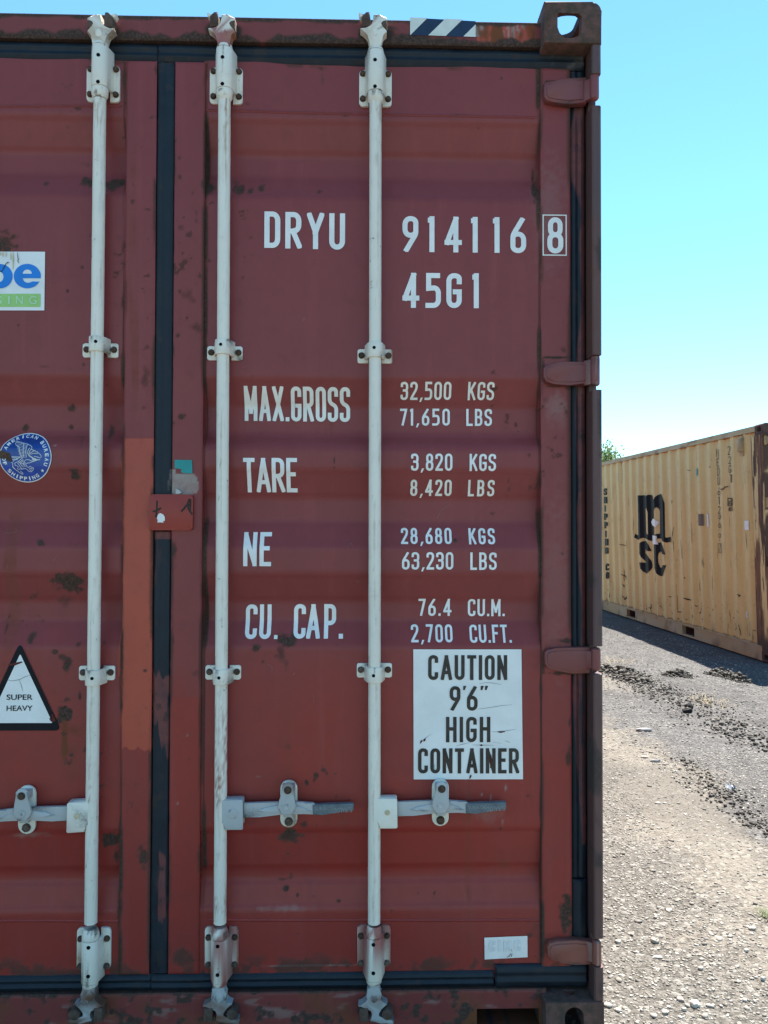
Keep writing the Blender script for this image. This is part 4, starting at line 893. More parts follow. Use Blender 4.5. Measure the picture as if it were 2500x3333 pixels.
# lessor's sticker: heavy blue letters over a lime band
C3 = lambda pts, y=.060: [D(a / 9.217, 800 + b / 9.217, y) for a, b in pts]
lg = sticker('company_sticker', quadpts([(-330, 818), (147.6, 820), (145.2, 1011), (-331, 1010)]), M['sign_white'], RED, 0.0022, M['letter_cream'], 0.002)
def ell(cx, cy, rx, ry, a0, a1, n=28): return [(cx + rx * cos(rad(a0 + (a1 - a0) * i / n)), cy - ry * sin(rad(a0 + (a1 - a0) * i / n))) for i in range(n + 1)]
def loops_fill(bm, loops):
    es = []
    for L_ in loops:
        vs = [bm.verts.new((p[0], 0, p[1])) for p in L_]; es += [bm.edges.new((vs[i], vs[(i + 1) % len(vs)])) for i in range(len(vs))]
    r = bmesh.ops.triangle_fill(bm, edges=es, use_beauty=True, normal=(0, -1, 0))
    for f in bm.faces:
        f.normal_update()
        if f.normal.y > 0: f.normal_flip()
bm = bm_new()
e_out = ell(822, 912, 407, 367, -9.8, 335, 48) + [(1150, 1078), (970, 1070)] + [(925, 1095), (830, 1115), (740, 1080), (700, 1020), (685, 975)]
loops_fill(bm, [C3(e_out), C3(ell(822, 840, 138, 128, 0, 180, 14))])
conform(bm, panel_y, 0.0034); obj('lettering', bm, M['blue'], lg, smooth=False, wear='keep')
bm = bm_new(); loops_fill(bm, [C3(ell(0, 912, 383, 367, 0, 359, 44)), C3(ell(-25, 930, 133, 160, 0, 359, 30))]); conform(bm, panel_y, 0.0034); obj('lettering', bm, M['blue'], lg, smooth=False, wear='keep')
bm = bm_new(); f = bm.faces.new([bm.verts.new((p[0], 0, p[1])) for p in C3([(-383, 220), (-250, 220), (-250, 1270), (-383, 1270)])]); f.normal_update(); conform(bm, panel_y, 0.0038)
obj('lettering', bm, M['blue'], lg, smooth=False)
sticker('sticker_band', C3([(-2900, 1440), (1222, 1440), (1215, 1835), (-2900, 1830)]), M['lime'], lg, 0.0032)
bm = bm_new()
for ch, a, b in (('S', -115, 65), ('I', 258, 300), ('N', 500, 695), ('G', 885, 1105)): box_text(bm, ch, a / 9.217, 800 + 1515 / 9.217, b / 9.217, 800 + 1755 / 9.217, .060, -.004)
conform(bm, panel_y, 0.0044); obj('lettering', bm, M['limeletter'], lg, smooth=False, wear='keep')
marks('rust_mark', [C3(q) for q in ([(190,180),(190,250),(185,330)],[(400,180),(405,400),(395,700)],[(100,180),(95,260),(100,330)],[(330,190),(335,300),(330,420)],[(20,180),(25,240),(20,300)])], 0.0045, M['sign_edge'], lg, 0.0036)
marks('scratch_mark', [C3(q) for q in ([(60,770),(110,690),(140,620),(190,540),(240,490)],[(200,540),(250,500),(290,510)],[(535,200),(545,330),(555,430),(540,470),(580,530)],[(-30,790),(40,770),(90,740)])], 0.0022, M['scratch'], lg, 0.0046)

# round blue classification sticker with its eagle
C4 = lambda pts: [D(a / 9.217, 1380 + b / 9.217, .060) for a, b in pts]
cx_, cy_, R0 = 748, 985, 775
def disc(r, n=72): return C4([(cx_ + r * 1.015 * cos(2 * pi * i / n), cy_ - r * .975 * sin(2 * pi * i / n)) for i in range(n)])
em = sticker('round_emblem', disc(R0), M['sign_white'], RED, 0.0022)
sticker('emblem_field', disc(R0 - 26), M['deepblue'], em, 0.0032)
bm = bm_new()
def arc_text(s, a0, a1, rb, hgt, inward):
    """letters along the rim; a0..a1 are the centre angles of the first and last letter"""
    n = len(s)
    for i, ch in enumerate(s):
        if ch == ' ': continue
        a = rad(a0 + (a1 - a0) * i / (n - 1)); wdt = hgt * (0.32 if ch == 'I' else 0.85)
        ur = np.array([cos(a), -sin(a)]); ut = np.array([sin(a), cos(a)]) if not inward else np.array([-sin(a), -cos(a)])
        up = ur if not inward else -ur
        c = np.array([cx_, cy_]) + ur * rb
        def fx(p, q, c=c, ut=ut, up=up, wdt=wdt): w = c + ut * (p - .5) * wdt + up * q * hgt; return D(w[0] / 9.217, 1380 + w[1] / 9.217, .060)
        put_text(bm, ch, fx, .03)
arc_text('AMERICAN BUREAU', 155, -20, 596, 112, False); arc_text('OF SHIPPING', 186, 300, 700, 112, True)
conform(bm, panel_y, 0.0040); obj('lettering', bm, M['sign_white'], em, smooth=False, wear='keep')
st = [(1250 + (56 if i % 2 == 0 else 24) * sin(i * pi / 5), 1395 - (56 if i % 2 == 0 else 24) * cos(i * pi / 5)) for i in range(10)]
bm = bm_new(); loops_fill(bm, [C4(st)]); conform(bm, panel_y, 0.0040); obj('star', bm, M['sign_white'], em, smooth=False, wear='keep')
EAG = [[(440,500),(680,560),(800,600),(900,640),(950,690),(930,750),(880,830),(860,900),(900,960),(1000,1020),(1100,1060),(1200,1080)],[(440,500),(430,560),(450,620),(560,690),(590,850),(640,990),(790,990),(770,830),(790,700),(800,600)],
 [(680,560),(690,700),(690,990)],[(885,710),(830,800),(825,880),(870,960),(1000,1040),(1100,1090)],[(930,760),(1020,790),(1130,850),(1210,920),(1240,980),(1200,1020),(1120,990),(1020,970)],[(880,880),(960,840),(1040,790)],[(900,910),(1000,880),(1120,880),(1140,850)],
 [(340,980),(450,985),(560,985),(690,995)],[(350,1010),(480,1020),(560,1025)],[(350,1060),(440,1060),(520,1070)],[(370,1120),(430,1080),(540,1020),(640,980)],[(540,1130),(590,1080),(650,1030),(680,1020)],[(560,1170),(640,1100),(690,1060)],[(600,1190),(660,1130),(700,1090)],
 [(700,1160),(740,1110),(770,1070),(860,1070),(940,1110),(1000,1110),(1100,1080),(1200,1070)],[(700,1160),(800,1180),(900,1160),(1000,1120),(1100,1090)],[(950,1060),(1000,1080),(1060,1070)],[(960,1030),(1010,1060),(1080,1060)],
 [(430,1180),(470,1150),(540,1130),(620,1180),(700,1190),(780,1220),(800,1280),(840,1310),(890,1270),(950,1300),(1000,1320),(970,1380),(900,1430),(840,1420),(800,1370),(740,1330),(640,1350),(570,1340),(540,1380),(500,1340),(540,1290),(500,1250),(450,1250),(430,1180)],
 [(640,1340),(600,1290),(560,1220),(520,1170)],[(700,1300),(650,1250),(600,1190)],[(760,1290),(720,1240),(680,1190)],[(330,1150),(380,1170),(370,1270),(430,1350),(520,1430),(600,1490),(650,1500),(640,1460),(580,1410)],[(360,1280),(400,1330),(480,1400)],[(850,1360),(900,1330),(960,1340)],[(870,1390),(920,1370)]]
for k in range(9):
    t = k / 9; EAG.append([(450 + 130 * t, 540 + 420 * t), (560 + 60 * t, 560 + 430 * t), (690, 590 + 390 * t)]); EAG.append([(695, 600 + 390 * t), (740, 625 + 350 * t), (785, 640 + 330 * t)])
bm = bm_new()
for i, q in enumerate(EAG): ribbon(bm, C4(q), 0.0014 if i < 27 else 0.0008, -0.00008 * (i % 8))
conform(bm, panel_y, 0.0040); obj('eagle_drawing', bm, M['ghost'], em, smooth=False, wear='keep')
bm = bm_new(); loops_fill(bm, [C4([(-60,830),(60,780),(150,840),(270,860),(310,960),(350,1070),(320,1140),(220,1110),(150,1030),(40,1040),(-60,1000)])]); conform(bm, panel_y, 0.0050); obj('rust_mark', bm, M['bolt_brown'], em, smooth=False, wear='keep')

# blank white sticker with ghost print, hazard tape on the header
ws = sticker('faded_sticker', [D(1520 + a / 3.456, 3030 + b / 3.456, .060) for a, b in ((197, 78), (682, 62), (684, 302), (200, 325))], M['letter'], RED, 0.0024)
lettering('lettering', 'CIMC', 1592, 3062, 3098, 1695, 3096, M['ghost'], ws, panel_y, 0.0075, eps=0.0034, wf=1.35)
C5 = lambda pts: [D(1520 + a / 3.456, 3030 + b / 3.456, .058) for a, b in pts]
marks('scratch_mark', [C5(q) for q in ([(450,305),(480,290),(500,255)],[(500,300),(505,280),(515,262)],[(505,215),(503,235)])], 0.002, M['rustmark'], ws, 0.0040)
CH = lambda pts: [D(1200 + a * .4822, b * .4822, .046) for a, b in pts]
hz = sticker('hazard_tape', CH([(280, 118), (722, 142), (722, 250), (280, 237)]), M['navy'], RED, 0.0016, yf=frame_y)
for P in ([(280,118),(397,122),(283,237),(280,237)], [(517,127),(634,132),(520,244),(402,240)], [(722,165),(722,250),(639,247)]):
    sticker('tape_stripe', CH(P), M['cream'], hz, 0.0026, yf=frame_y)

C8 = lambda pts: [D(700 + a * .42194, 1400 + b * .42194, .060) for a, b in pts]
M['pale_scratch'] = plain('pale_scratch', (.34, .20, .18), .7, .4, 60, .2)
marks('scratch_mark', [C8(q) for q in ([(405,1810),(425,1818),(440,1835),(438,1865)],[(600,1895),(608,1880),(616,1872)],[(1020,905),(1035,880),(1045,870),(1060,890)],[(1085,1160),(1100,1180),(1120,1155)])] + [[D(*p) for p in q] for q in ([(2,1734),(20,1736),(42,1730)],[(166,1815),(172,1828),(184,1808)],[(21,1836),(22,1850)],[(1020,2262),(1022,2290)],[(655,1690),(668,1700)],[(1470,1640),(1440,1660),(1425,1690)],[(870,2965),(910,2962)])], 0.0011, M['pale_scratch'], DR, 0.0012)
# ------------------------------------------------------------------ locking rods with brackets, cams, keepers, bolts; handles
def arch_bracket(bm, xc, z0, z1, wl, wr, yd, rin, th, zf0=None, zf1=None, corner=0.008):
    """saddle clamp: rounded flange plates on the door and a sleeve arching over the rod"""
    zf0 = z0 if zf0 is None else zf0; zf1 = z1 if zf1 is None else zf1; ro = rin + th
    for a, b in ((xc - wl, xc - ro + 0.004), (xc + ro - 0.004, xc + wr)):
        c = corner; L_ = a < xc
        pts = rrect(a, b, zf0, zf1, c)
        if L_: pts = [p for p in pts if not (p[0] > b - c - 1e-6)] + [(b, zf0), (b, zf1)]
        else: pts = [p for p in pts if not (p[0] < a + c + 1e-6)] + [(a, zf1), (a, zf0)]
        cxm = (a + b) / 2; czm = (zf0 + zf1) / 2; pts.sort(key=lambda p: math.atan2(p[1] - czm, p[0] - cxm))
        prism(bm, pts, 'y', yd - th - 0.001, yd + 0.004, 0.0012)
    sec = [(xc - ro - 0.007, yd - th - 0.0008)]
    for i in range(15):
        a = pi + pi * i / 14; sec.append((xc + ro * cos(a), YROD + ro * sin(a)))
    sec += [(xc + ro + 0.007, yd - th - 0.0008), (xc + ro + 0.005, yd + 0.002), (xc + rin, yd + 0.002)]
    for i in range(15):
        a = -pi * i / 14; sec.append((xc + rin * cos(a), YROD + rin * sin(a)))
    sec += [(xc - rin, yd + 0.002), (xc - ro - 0.005, yd + 0.002)]
    prism(bm, sec, 'z', z0, z1, 0.0012)
def hole_disc(bm, x, z, y, r=0.0052):  # black disc set on the sleeve as the shade inside a hole
    lathe(bm, [(r, y + 0.002), (r, y - 0.0006)], x, z, 14, 'y', mi=1)
def hw_wear(zlow=None, pink=0.0, seed=1, stain=0.0):
    def f(co):
        x, z = co[:, 0], co[:, 2]; w = np.zeros((len(x), 4))
        w[:, 0] = 0.55 * sst(0.60, 0.74, fbm(x * 50 + seed, z * 50, 4, seed % 7)); w[:, 1] = 0.5 * sst(0.58, 0.75, fbm(x * 14, z * 14 + seed, 3, 3)) + stain * sst(0.3, 0.65, fbm(x * 30, z * 22 + seed, 4, 1))
        w[:, 0] = np.maximum(w[:, 0], stain * 0.9 * sst(0.5, 0.68, fbm(x * 60, z * 60 + seed, 4, 6))); w[:, 2] = pink * sst(0.36, 0.58, fbm(x * 26, z * 26 + seed, 4, 5)); return w
    return f
TOPC = [(360,640),(330,600),(165,505),(170,475),(260,462),(350,470),(425,430),(470,380),(480,150),(560,145),(600,165),(720,190),(800,230),(805,295),(740,280),(680,290),(650,340),(640,370),(700,430),(795,520),(800,580),(710,605),(690,640),(680,900),(390,900)]
TOPK = [[(205,450),(205,190),(300,95),(385,90),(408,280),(405,430)], [(660,350),(720,290),(800,300),(812,520),(760,490),(690,430)], [(125,105),(150,95),(270,140),(240,200),(170,200)]]
BOTC = [(245,1330),(225,1560),(235,1660),(45,1710),(40,1745),(70,1770),(250,1775),(330,1860),(380,1920),(370,2000),(295,2060),(330,2110),(560,2110),(700,2165),(840,2165),(850,2050),(600,2040),(485,1990),(475,1900),(560,1825),(690,1720),(700,1680),(560,1660),(570,1580),(540,1480),(535,1330)]
BOTK = [[(65,1780),(265,1780),(265,2100),(60,2085)], [(700 + 130 * cos(i * pi / 8), 1940 + 125 * sin(i * pi / 8)) for i in range(16)]]
def rod(uT, vT, uB, vB, mir, vmid, bolts, seed, redspray):
    """mir: -1 for the rods of the left door, whose cams face the other way"""
    xT, zT = D(uT, vT, YROD); xB, zB = D(uB, vB, YROD)
    X_ = lambda z: xT + (xB - xT) * (z - zT) / (zB - zT)
    zt = DZ(150, YROD, uT); zb = DZ(3205, YROD, uB)
    z_ct = DZ(296, YROD, uT) + DZ(0, YROD) * 0; z_cb = DZ(3035, YROD, uB)
    bm = bm_new(); prof = [(0.0172, zt)]
    zz = np.linspace(z_ct - 0.0245, z_cb + 0.0265, 190)
    prof = [(0.0172, zz[0])] + [(0.0172 + 0.00012 * sin(i), z) for i, z in enumerate(zz)]
    lathe(bm, prof[::-1], 0, YROD, 28, cap=False)
    for v in bm.verts: v.co.x += X_(v.co.z)
    def rw(co):
        w = np.zeros((len(co), 4)); x = co[:, 0] - np.array([X_(q) for q in co[:, 2]]); z = co[:, 2]; a = np.arctan2(x, -(co[:, 1] - YROD))
        n = fbm(a * 4 + seed, z * 30, 4, seed % 6); n2 = fbm(a * 3, z * 4 + seed, 4, 2)
        w[:, 0] = 0.30 * sst(0.66, 0.76, fbm(a * 5, z * 60, 3, 4)) * sst(.45, .6, n2); ends = np.maximum(sst(.35, 0.05, z - zz[-1]) , sst(.30, .05, zz[0] + .45 - z) * .6); w[:, 1] = 0.40 * sst(0.42, 0.78, n2) + .35 * sst(zz[0] - .30, zz[0], z) * sst(.4, .65, n); w[:, 0] += .28 * sst(.60, .76, fbm(np.sin(a) * 2 + 5, z * 30, 5, 6))
        for (v0, v1, s_) in redspray:
            z1_, z0_ = DZ(v0, YROD, uT), DZ(v1, YROD, uB); e = sst(z0_ - 0.02, z0_ + 0.06, z) * sst(z1_ + 0.02, z1_ - 0.10, z)
            w[:, 2] = np.maximum(w[:, 2], e * s_ * (0.35 + 0.65 * sst(0.3, 0.7, fbm(a * 2, z * 9 + seed, 3, 4))) * sst(0.30, 0.66, fbm(a * 14, z * 150, 4, 3)) * 0.8)
        w[:, 3] = 0.35 * sst(0.64, 0.74, fbm(a * 4 + 9, z * 14, 4, 1)); return w
    R = obj('lock_rod', bm, M['white'], RED, wear=rw, ang=60)
    # top and bottom bearing brackets
    for k, (zs0, zs1, zf0, zf1, wl, wr, hz_, bz) in enumerate((
            (DZ(297, YROD), DZ(166, YROD), DZ(325, YROD), DZ(206, YROD), 0.0465, 0.0465, (DZ(188, .006), DZ(275, .006)), (DZ(232, .05), DZ(314, .05))),
            (DZ(3187, YROD), DZ(3050, YROD), DZ(3166, YROD), DZ(3030, YROD), 0.0465, 0.0465, (DZ(3079, .006), DZ(3172, .006)), (DZ(3052, .05), DZ(3141, .05))))):
        xc = X_((zs0 + zs1) / 2); bm = bm_new()
        arch_bracket(bm, xc, zs0, zs1, wl, wr, YD - 0.003, 0.0195, 0.004, zf0, zf1, 0.011)
        ro = 0.0235; pr = []
        if k == 0: lathe(bm, [(0.0172, zs0 - 0.030), (0.0220, zs0 - 0.022), (0.0232, zs0 - 0.008), (0.0228, zs0 - 0.0016), (0.0195, zs0 - 0.001)], X_(zs0), YROD, 26); lathe(bm, [(0.0180, zs1 + 0.012), (0.0205, zs1 + 0.010), (0.0228, zs1 + 0.002), (0.020, zs1 + 0.0015)][::-1], X_(zs1), YROD, 26)
        else: lathe(bm, [(0.0172, zs1 + 0.030), (0.0225, zs1 + 0.018), (0.0234, zs1 + 0.006), (0.0228, zs1 + 0.0016), (0.0195, zs1 + 0.001)][::-1], X_(zs1), YROD, 26); lathe(bm, [(0.0175, zs0 - 0.013), (0.0205, zs0 - 0.010), (0.0215, zs0 - 0.002), (0.019, zs0 - 0.0015)], X_(zs0), YROD, 26)
        for h in hz_: hole_disc(bm, X_(h) - 0.002 * mir, h, YROD - ro)
        obj('bearing_bracket', bm, [M['white'], M['hole']], R, wear=hw_wear(pink=(0.9 if (k == 1 and uT > 600) else 0.05), seed=seed + k, stain=.22))
        for h in bz:
            for s in (-1, 1):
                bm = bm_new(); hexbolt(bm, X_(h) + s * 0.0362, h, YD - 0.008, 0.0078, 0.008, rot=(h * 37 + s) % 1.0); obj('bolt', bm, M['bolt'] if (s + int(h * 50)) % 2 else M['bolt_brown'], R)
    # guide brackets
    for v, up in vmid:
        zc = DZ(v, YROD, uT); xc = X_(zc); bm = bm_new(); d = 0.004 if up else -0.004
        arch_bracket(bm, xc, zc - 0.021 + d, zc + 0.021 + d, 0.0495, 0.0495, YD - 0.002, 0.0182, 0.004, zc - 0.022 - d, zc + 0.018 - d, 0.006)
        hole_disc(bm, X_(zc) - 0.003 * mir, zc + (0.008 if up else -0.004), YROD - 0.0222, 0.0046)
        obj('guide_bracket', bm, [M['white'], M['hole']], R, wear=hw_wear(seed=seed + v % 5, stain=.22))
        for s in (-1, 1): bm = bm_new(); hexbolt(bm, xc + s * 0.0382, zc - d, YD - 0.007, 0.0082, 0.0075, rot=(v * .13 + s)); obj('bolt', bm, M['bolt_brown'] if v < 1500 or s > 0 else M['bolt'], R)
    # cams
    def tr(P, sc, c0, v0, u): return [(X_(1.4) * 0 + X_(DZ(v0 + b / sc, YROD, u)) + mir * (a - c0) / sc / 1158, DZ(v0 + b / sc, YROD, u)) for a, b in P]
    ztip = DZ(40 + 900 / 7.375, YROD, uT)
    bm = bm_new(); P = tr(TOPC, 7.375, 535, 40, uT); prism(bm, P, 'y', 0.012, 0.042, 0.0055, seg=3)
    n1 = DZ(128, YROD, uT); n0 = DZ(172, YROD, uT)
    lathe(bm, [(0.0165, n0), (0.0166, n1 - 0.006), (0.0200, n1 + 0.002), (0.0200, n1 + 0.010), (0.0165, n1 + 0.026), (0.012, n1 + 0.045)], X_(n1), YROD, 26)
    obj('cam', bm, M['white'], R, wear=hw_wear(pink=1.0 if mir > 0 and seed == 2 else 0.1, seed=seed, stain=.45))
    for q in TOPK[:2]:
        bm = bm_new(); prism(bm, tr(q, 7.375, 535, 40, uT), 'y', 0.010, 0.052, 0.004); obj('cam_keeper', bm, M['rust'], RED)
    bm = bm_new(); prism(bm, tr(TOPK[2], 7.375, 535, 40, uT), 'y', 0.014, 0.040, 0.004); obj('cam_lug', bm, M['white'], R, wear=hw_wear(seed=seed))
    bm = bm_new(); P = tr(BOTC, 7.136, 395, 3020, uB); prism(bm, P, 'y', 0.014, 0.042, 0.0055, seg=3)
    n1 = DZ(3202, YROD, uB); n0 = DZ(3240, YROD, uB)
    lathe(bm, [(0.010, n0 - 0.030), (0.0165, n0 - 0.010), (0.0200, n0), (0.0200, n0 + 0.008), (0.0168, n0 + 0.018), (0.0168, n1 + 0.004)], X_(n1), YROD, 26)
    obj('cam', bm, M['galv'], R, wear=hw_wear(pink=0.2, seed=seed, stain=.5))
    for q in BOTK:
        bm = bm_new(); prism(bm, tr(q, 7.136, 395, 3020, uB), 'y', 0.010, 0.052, 0.005); obj('cam_keeper', bm, M['rust'], RED)
    return R, X_
rods = []
rods.append(rod(322.8, 542, 298.7, 2737, -1, [(1126.5, 1), (2199, 0)], None, 1, [(2420, 2640, .55)]))
rods.append(rod(730, 482, 717.3, 2822, 1, [(1136, 1), (2197, 0)], None, 2, [(2240, 2640, .95), (2830, 3000, .85)]))
rods.append(rod(1222.3, 482, 1218, 2822, 1, [(1146, 1), (2190, 0)], None, 3, [(2500, 2700, .12)]))
rods.append(rod(-165, 542, -189, 2737, -1, [(1123, 1), (2200, 0)], None, 4, []))

C6 = lambda a, b, u0, v0, sc, y: D(u0 + a / sc, v0 + b / sc, y)
def handle(x_rod, zc, s, tilt, seed):
    """lever on a rod: local coordinates measured from the rod axis; s = +1 points right"""
    sc = 3.456 * 1168
    def P(pts): return [(x_rod + s * ((a - 68) / sc), zc - (b - 400) / sc - tilt * (a - 68) / sc) for a, b in pts]
    bm = bm_new()
    prism(bm, P([(320,325),(400,325),(600,320),(710,318),(910,318),(1000,320),(1100,345),(1130,346),(1130,460),(1090,462),(1000,450),(880,440),(730,455),(600,470),(500,480),(320,490)]), 'y', 0.026, 0.037, 0.003)
    prism(bm, P([(470,410),(560,372),(720,345),(900,345),(1000,380),(1080,418),(1000,415),(880,405),(720,425),(600,425)]), 'y', 0.022, 0.0275, 0.0022)
    H = obj('door_handle', bm, M['galv'], RED, wear=hw_wear(seed=seed, pink=.05))
    bm = bm_new(); prism(bm, P([(1090,346),(1300,342),(1535,334),(1549,345),(1549,408),(1540,416),(1300,442),(1200,460),(1095,461)]), 'y', 0.0225, 0.040, 0.0045, seg=3); obj('grip', bm, M['grip'], H)
    bm = bm_new()
    for tx, a0, a1, b0, b1, fl in (('SURALOC', 1118, 1325, 366, 404, 0), ('SURALOC', 1325, 1532, 377, 433, 1)):
        def fx(p, q):
            if fl: p, q = 1 - p, 1 - q
            a = a0 + (a1 - a0) * (p if s > 0 else 1 - p); b = b1 - (b1 - b0) * q; b = b - 0.06 * (a - (a0 + a1) / 2) * (1 if fl else .4); return P([(a, b)])[0]
        put_text(bm, tx, fx, .0)
    for v in bm.verts: v.co.y = 0.0219
    obj('grip_lettering', bm, M['gripletter'], H, smooth=False, wear='keep')
    # folded clamp block welded to the rod
    bm = bm_new(); prism(bm, P([(60,275),(305,270),(322,285),(326,590),(312,602),(130,600),(118,520),(60,520)]), 'y', 0.014, 0.020, 0.0018)
    prism(bm, P([(60,268),(310,268),(318,285),(60,288)]), 'y', 0.018, 0.048, 0.002); prism(bm, P([(60,275),(322,275),(326,560),(60,560)]), 'y', 0.040, 0.046, 0.0018)
    cx0, cz0 = P([(212, 422)])[0]; lathe(bm, [(0.014, 0.0145), (0.0135, 0.0118), (0.009, 0.0108), (0.004, 0.0112)] if seed == 2 else [(0.0078, 0.0145), (0.0074, 0.0122), (0.003, 0.0118)], cx0, cz0, 22, 'y', mi=0 if seed == 2 else 1)
    obj('clamp_block', bm, [M['galv'] if seed == 2 else M['white'], M['sign_edge']], H, wear=hw_wear(seed=seed, pink=.35 if seed == 1 else .05))
    # catch plate bolted to the door, flap folded over the lever
    bm = bm_new(); c0, zt_ = P([(722, 105)])[0]; c1, zb_ = P([(912, 632)])[0]; a, b = sorted((c0, c1)); prism(bm, rrect(a, b, zb_, zt_, 0.0225, 7), 'y', 0.050, 0.058, 0.0015)
    obj('catch_plate', bm, M['white'], H, wear=hw_wear(seed=seed + 3))
    bm = bm_new(); prism(bm, P([(752,130),(775,98),(815,86),(855,96),(885,130),(880,250),(912,330),(905,370),(860,440),(845,445),(765,445),(720,390),(702,340),(735,285),(752,240)]), 'y', 0.014, 0.0205, 0.003, seg=3)
    prism(bm, P([(752,130),(885,130),(885,215),(752,215)]), 'y', 0.020, 0.051, 0.003); prism(bm, P([(765,455),(868,455),(868,490),(765,490)]), 'y', 0.030, 0.052, 0.002)
    hx, hz2 = P([(805, 352)])[0]; lathe(bm, [(0.0085, 0.0142), (0.0080, 0.0118), (0.003, 0.0130)], hx, hz2, 18, 'y')
    obj('catch_flap', bm, M['galv'], H, wear=hw_wear(seed=seed + 5))
    bx, bz_ = P([(818, 168)])[0]; bm = bm_new(); hexbolt(bm, bx, bz_, 0.0138, 0.0095, 0.006, .5); obj('bolt', bm, M['bolt_brown'], H)
    bx, bz_ = P([(818, 565)])[0]; bm = bm_new(); hexbolt(bm, bx, bz_, 0.0485, 0.0105, 0.008, .2); obj('bolt', bm, M['bolt_brown'] if seed == 3 else M['bolt'], H)
zc = DZ(2636, YROD, 720); handle(rods[1][1](zc), zc, 1, -0.004, 2); handle(rods[2][1](zc), zc + 0.001, 1, -0.004, 3)
zc = DZ(2641, YROD, 300); handle(rods[0][1](zc), zc, -1, 0.05, 1); handle(rods[3][1](zc), zc, -1, -0.004, 4)

# ------------------------------------------------------------------ yellow container (20 ft, standing beyond the yard lane); local axes: x into the box, y along it, z up
YEL = thing('shipping_container', 'faded yellow shipping container with a big black two line logo on its ribbed long side', 'shipping container', (0, 0, 0), 'shipping containers standing in the yard')
ym = np.eye(4); ym[:3, :3] = YM; ym[:3, 3] = YO; YEL.matrix_world = Matrix(ym.tolist())
YL, YW, YH = 6.058, 2.438, 2.591
PIT, S0 = 0.2915, 1.915
kx = [];
for k in range(-8, 20):
    b = S0 + PIT * k
    for ds, xx in ((-0.075, .012), (-0.004, .012), (.004, .0145), (.066, .0455), (.074, .048), (.143, .048), (.151, .0455), (.2125, .0145)): kx.append((b + ds, xx))
kx.sort(); KS = np.array([q[0] for q in kx]); KX = np.array([q[1] for q in kx])
def yx(s): return np.interp(s, KS, KX)
def ywear(s, z):
    s = np.asarray(s, float); z = np.asarray(z, float); w = np.zeros((s.size, 4)); f = np.mod(s - S0, PIT)
    edge = np.exp(-((np.minimum(f, PIT - f)) / 0.012) ** 2) + 0.8 * np.exp(-((f - (PIT - .075)) / 0.012) ** 2)
    st = fbm(s * 34, z * 2.6, 4, 3); st2 = fbm(s * 60, z * 1.4, 4, 5)
    w[:, 0] = np.clip(edge * sst(0.56, 0.72, st2) * 0.42, 0, 1) + 0.45 * sst(0.71, 0.77, st) + 0.6 * sst(0.71, 0.77, fbm(s * 22, z * 22, 3, 6)) * sst(0.9, 0.2, z)
    w[:, 0] = np.maximum(w[:, 0], 0.6 * sst(2.505, 2.53, z + (fbm(s * 30, z * 4, 3, 1) - .5) * .05) + .5 * sst(.21, .17, z + (fbm(s * 20, z, 3, 2) - .5) * .06))
    w[:, 1] = 0.35 * sst(0.5, 0.75, fbm(s * 14, z * .8, 4, 4)) * edge + 0.25 * sst(.55, .8, fbm(s * 6, z * 2, 3, 7)) + .25 * sst(.6, .2, z) * fbm(s * 30, z * 3, 3, 1)
    w[:, 3] = 0.55 * np.exp(-((f - (PIT - .11)) / 0.03) ** 2) * sst(0.4, 0.65, fbm(s * 9, z * 1.3, 3, 2))  # paler band down the near-facing slope of each rib
    return w
side = face_grid('side_wall', 0.268, 5.90, 0.166, 2.522, lambda X, Z: yx(X) + (fbm(X * 1.7, Z * 1.7, 3, 3) - .5) * .006, M['yellow'], YEL, None, 0.0125, ywear, 0, place=lambda V: np.stack([V[:, 1], V[:, 0], V[:, 2]], -1))
def ybox(name, a, mat, parent=None, bev=0.004, wear=None):
    bm = bm_new(); box(bm, *a, bev); return obj(name, bm, mat, parent or YEL, wear=wear)
def railw(co):
    s, z = co[:, 1], co[:, 2]; w = np.zeros((len(s), 4)); w[:, 0] = .5 * sst(.58, .7, fbm(s * 20, z * 30, 4, 2)); w[:, 1] = .4 * sst(.5, .7, fbm(s * 5, z * 9, 3, 3)); w[:, 2] = fbm(s * 1.3, z, 3, 4) * .8; w[:, 3] = .4 * sst(.5, .65, fbm(s * 3, z * 20, 3, 5)); return w
bm = bm_new()
for i in range(40): a = 0.17 + (YL - .34) * i / 40; box(bm, -0.002, 0.058, a, a + (YL - .34) / 40, 2.517, 2.578, 0.0)
bmesh.ops.remove_doubles(bm, verts=bm.verts, dist=1e-5); obj('top_rail', bm, M['yellow_rail'], YEL, wear=railw)
bm = bm_new(); cuts = [0.17, 1.824, 2.184, 3.874, 4.234, YL - .17]
for a, b in zip(cuts[0::2], cuts[1::2]):
    n = int((b - a) / .12); [box(bm, 0.002, 0.05, a + (b - a) * i / n, a + (b - a) * (i + 1) / n, 0.012, 0.160, 0) for i in range(n)]
for a, b in ((cuts[1], cuts[2]), (cuts[3], cuts[4])): box(bm, 0.002, .05, a, b, 0.012, 0.032); box(bm, 0.002, .05, a, b, .148, .160)
n = 44; [box(bm, -0.006, 0.056, 0.17 + (YL - .34) * i / n, 0.17 + (YL - .34) * (i + 1) / n, 0.1602, 0.172) for i in range(n)]
bmesh.ops.remove_doubles(bm, verts=bm.verts, dist=1e-5); brail = obj('bottom_rail', bm, M['yellow_rail'], YEL, wear=railw)
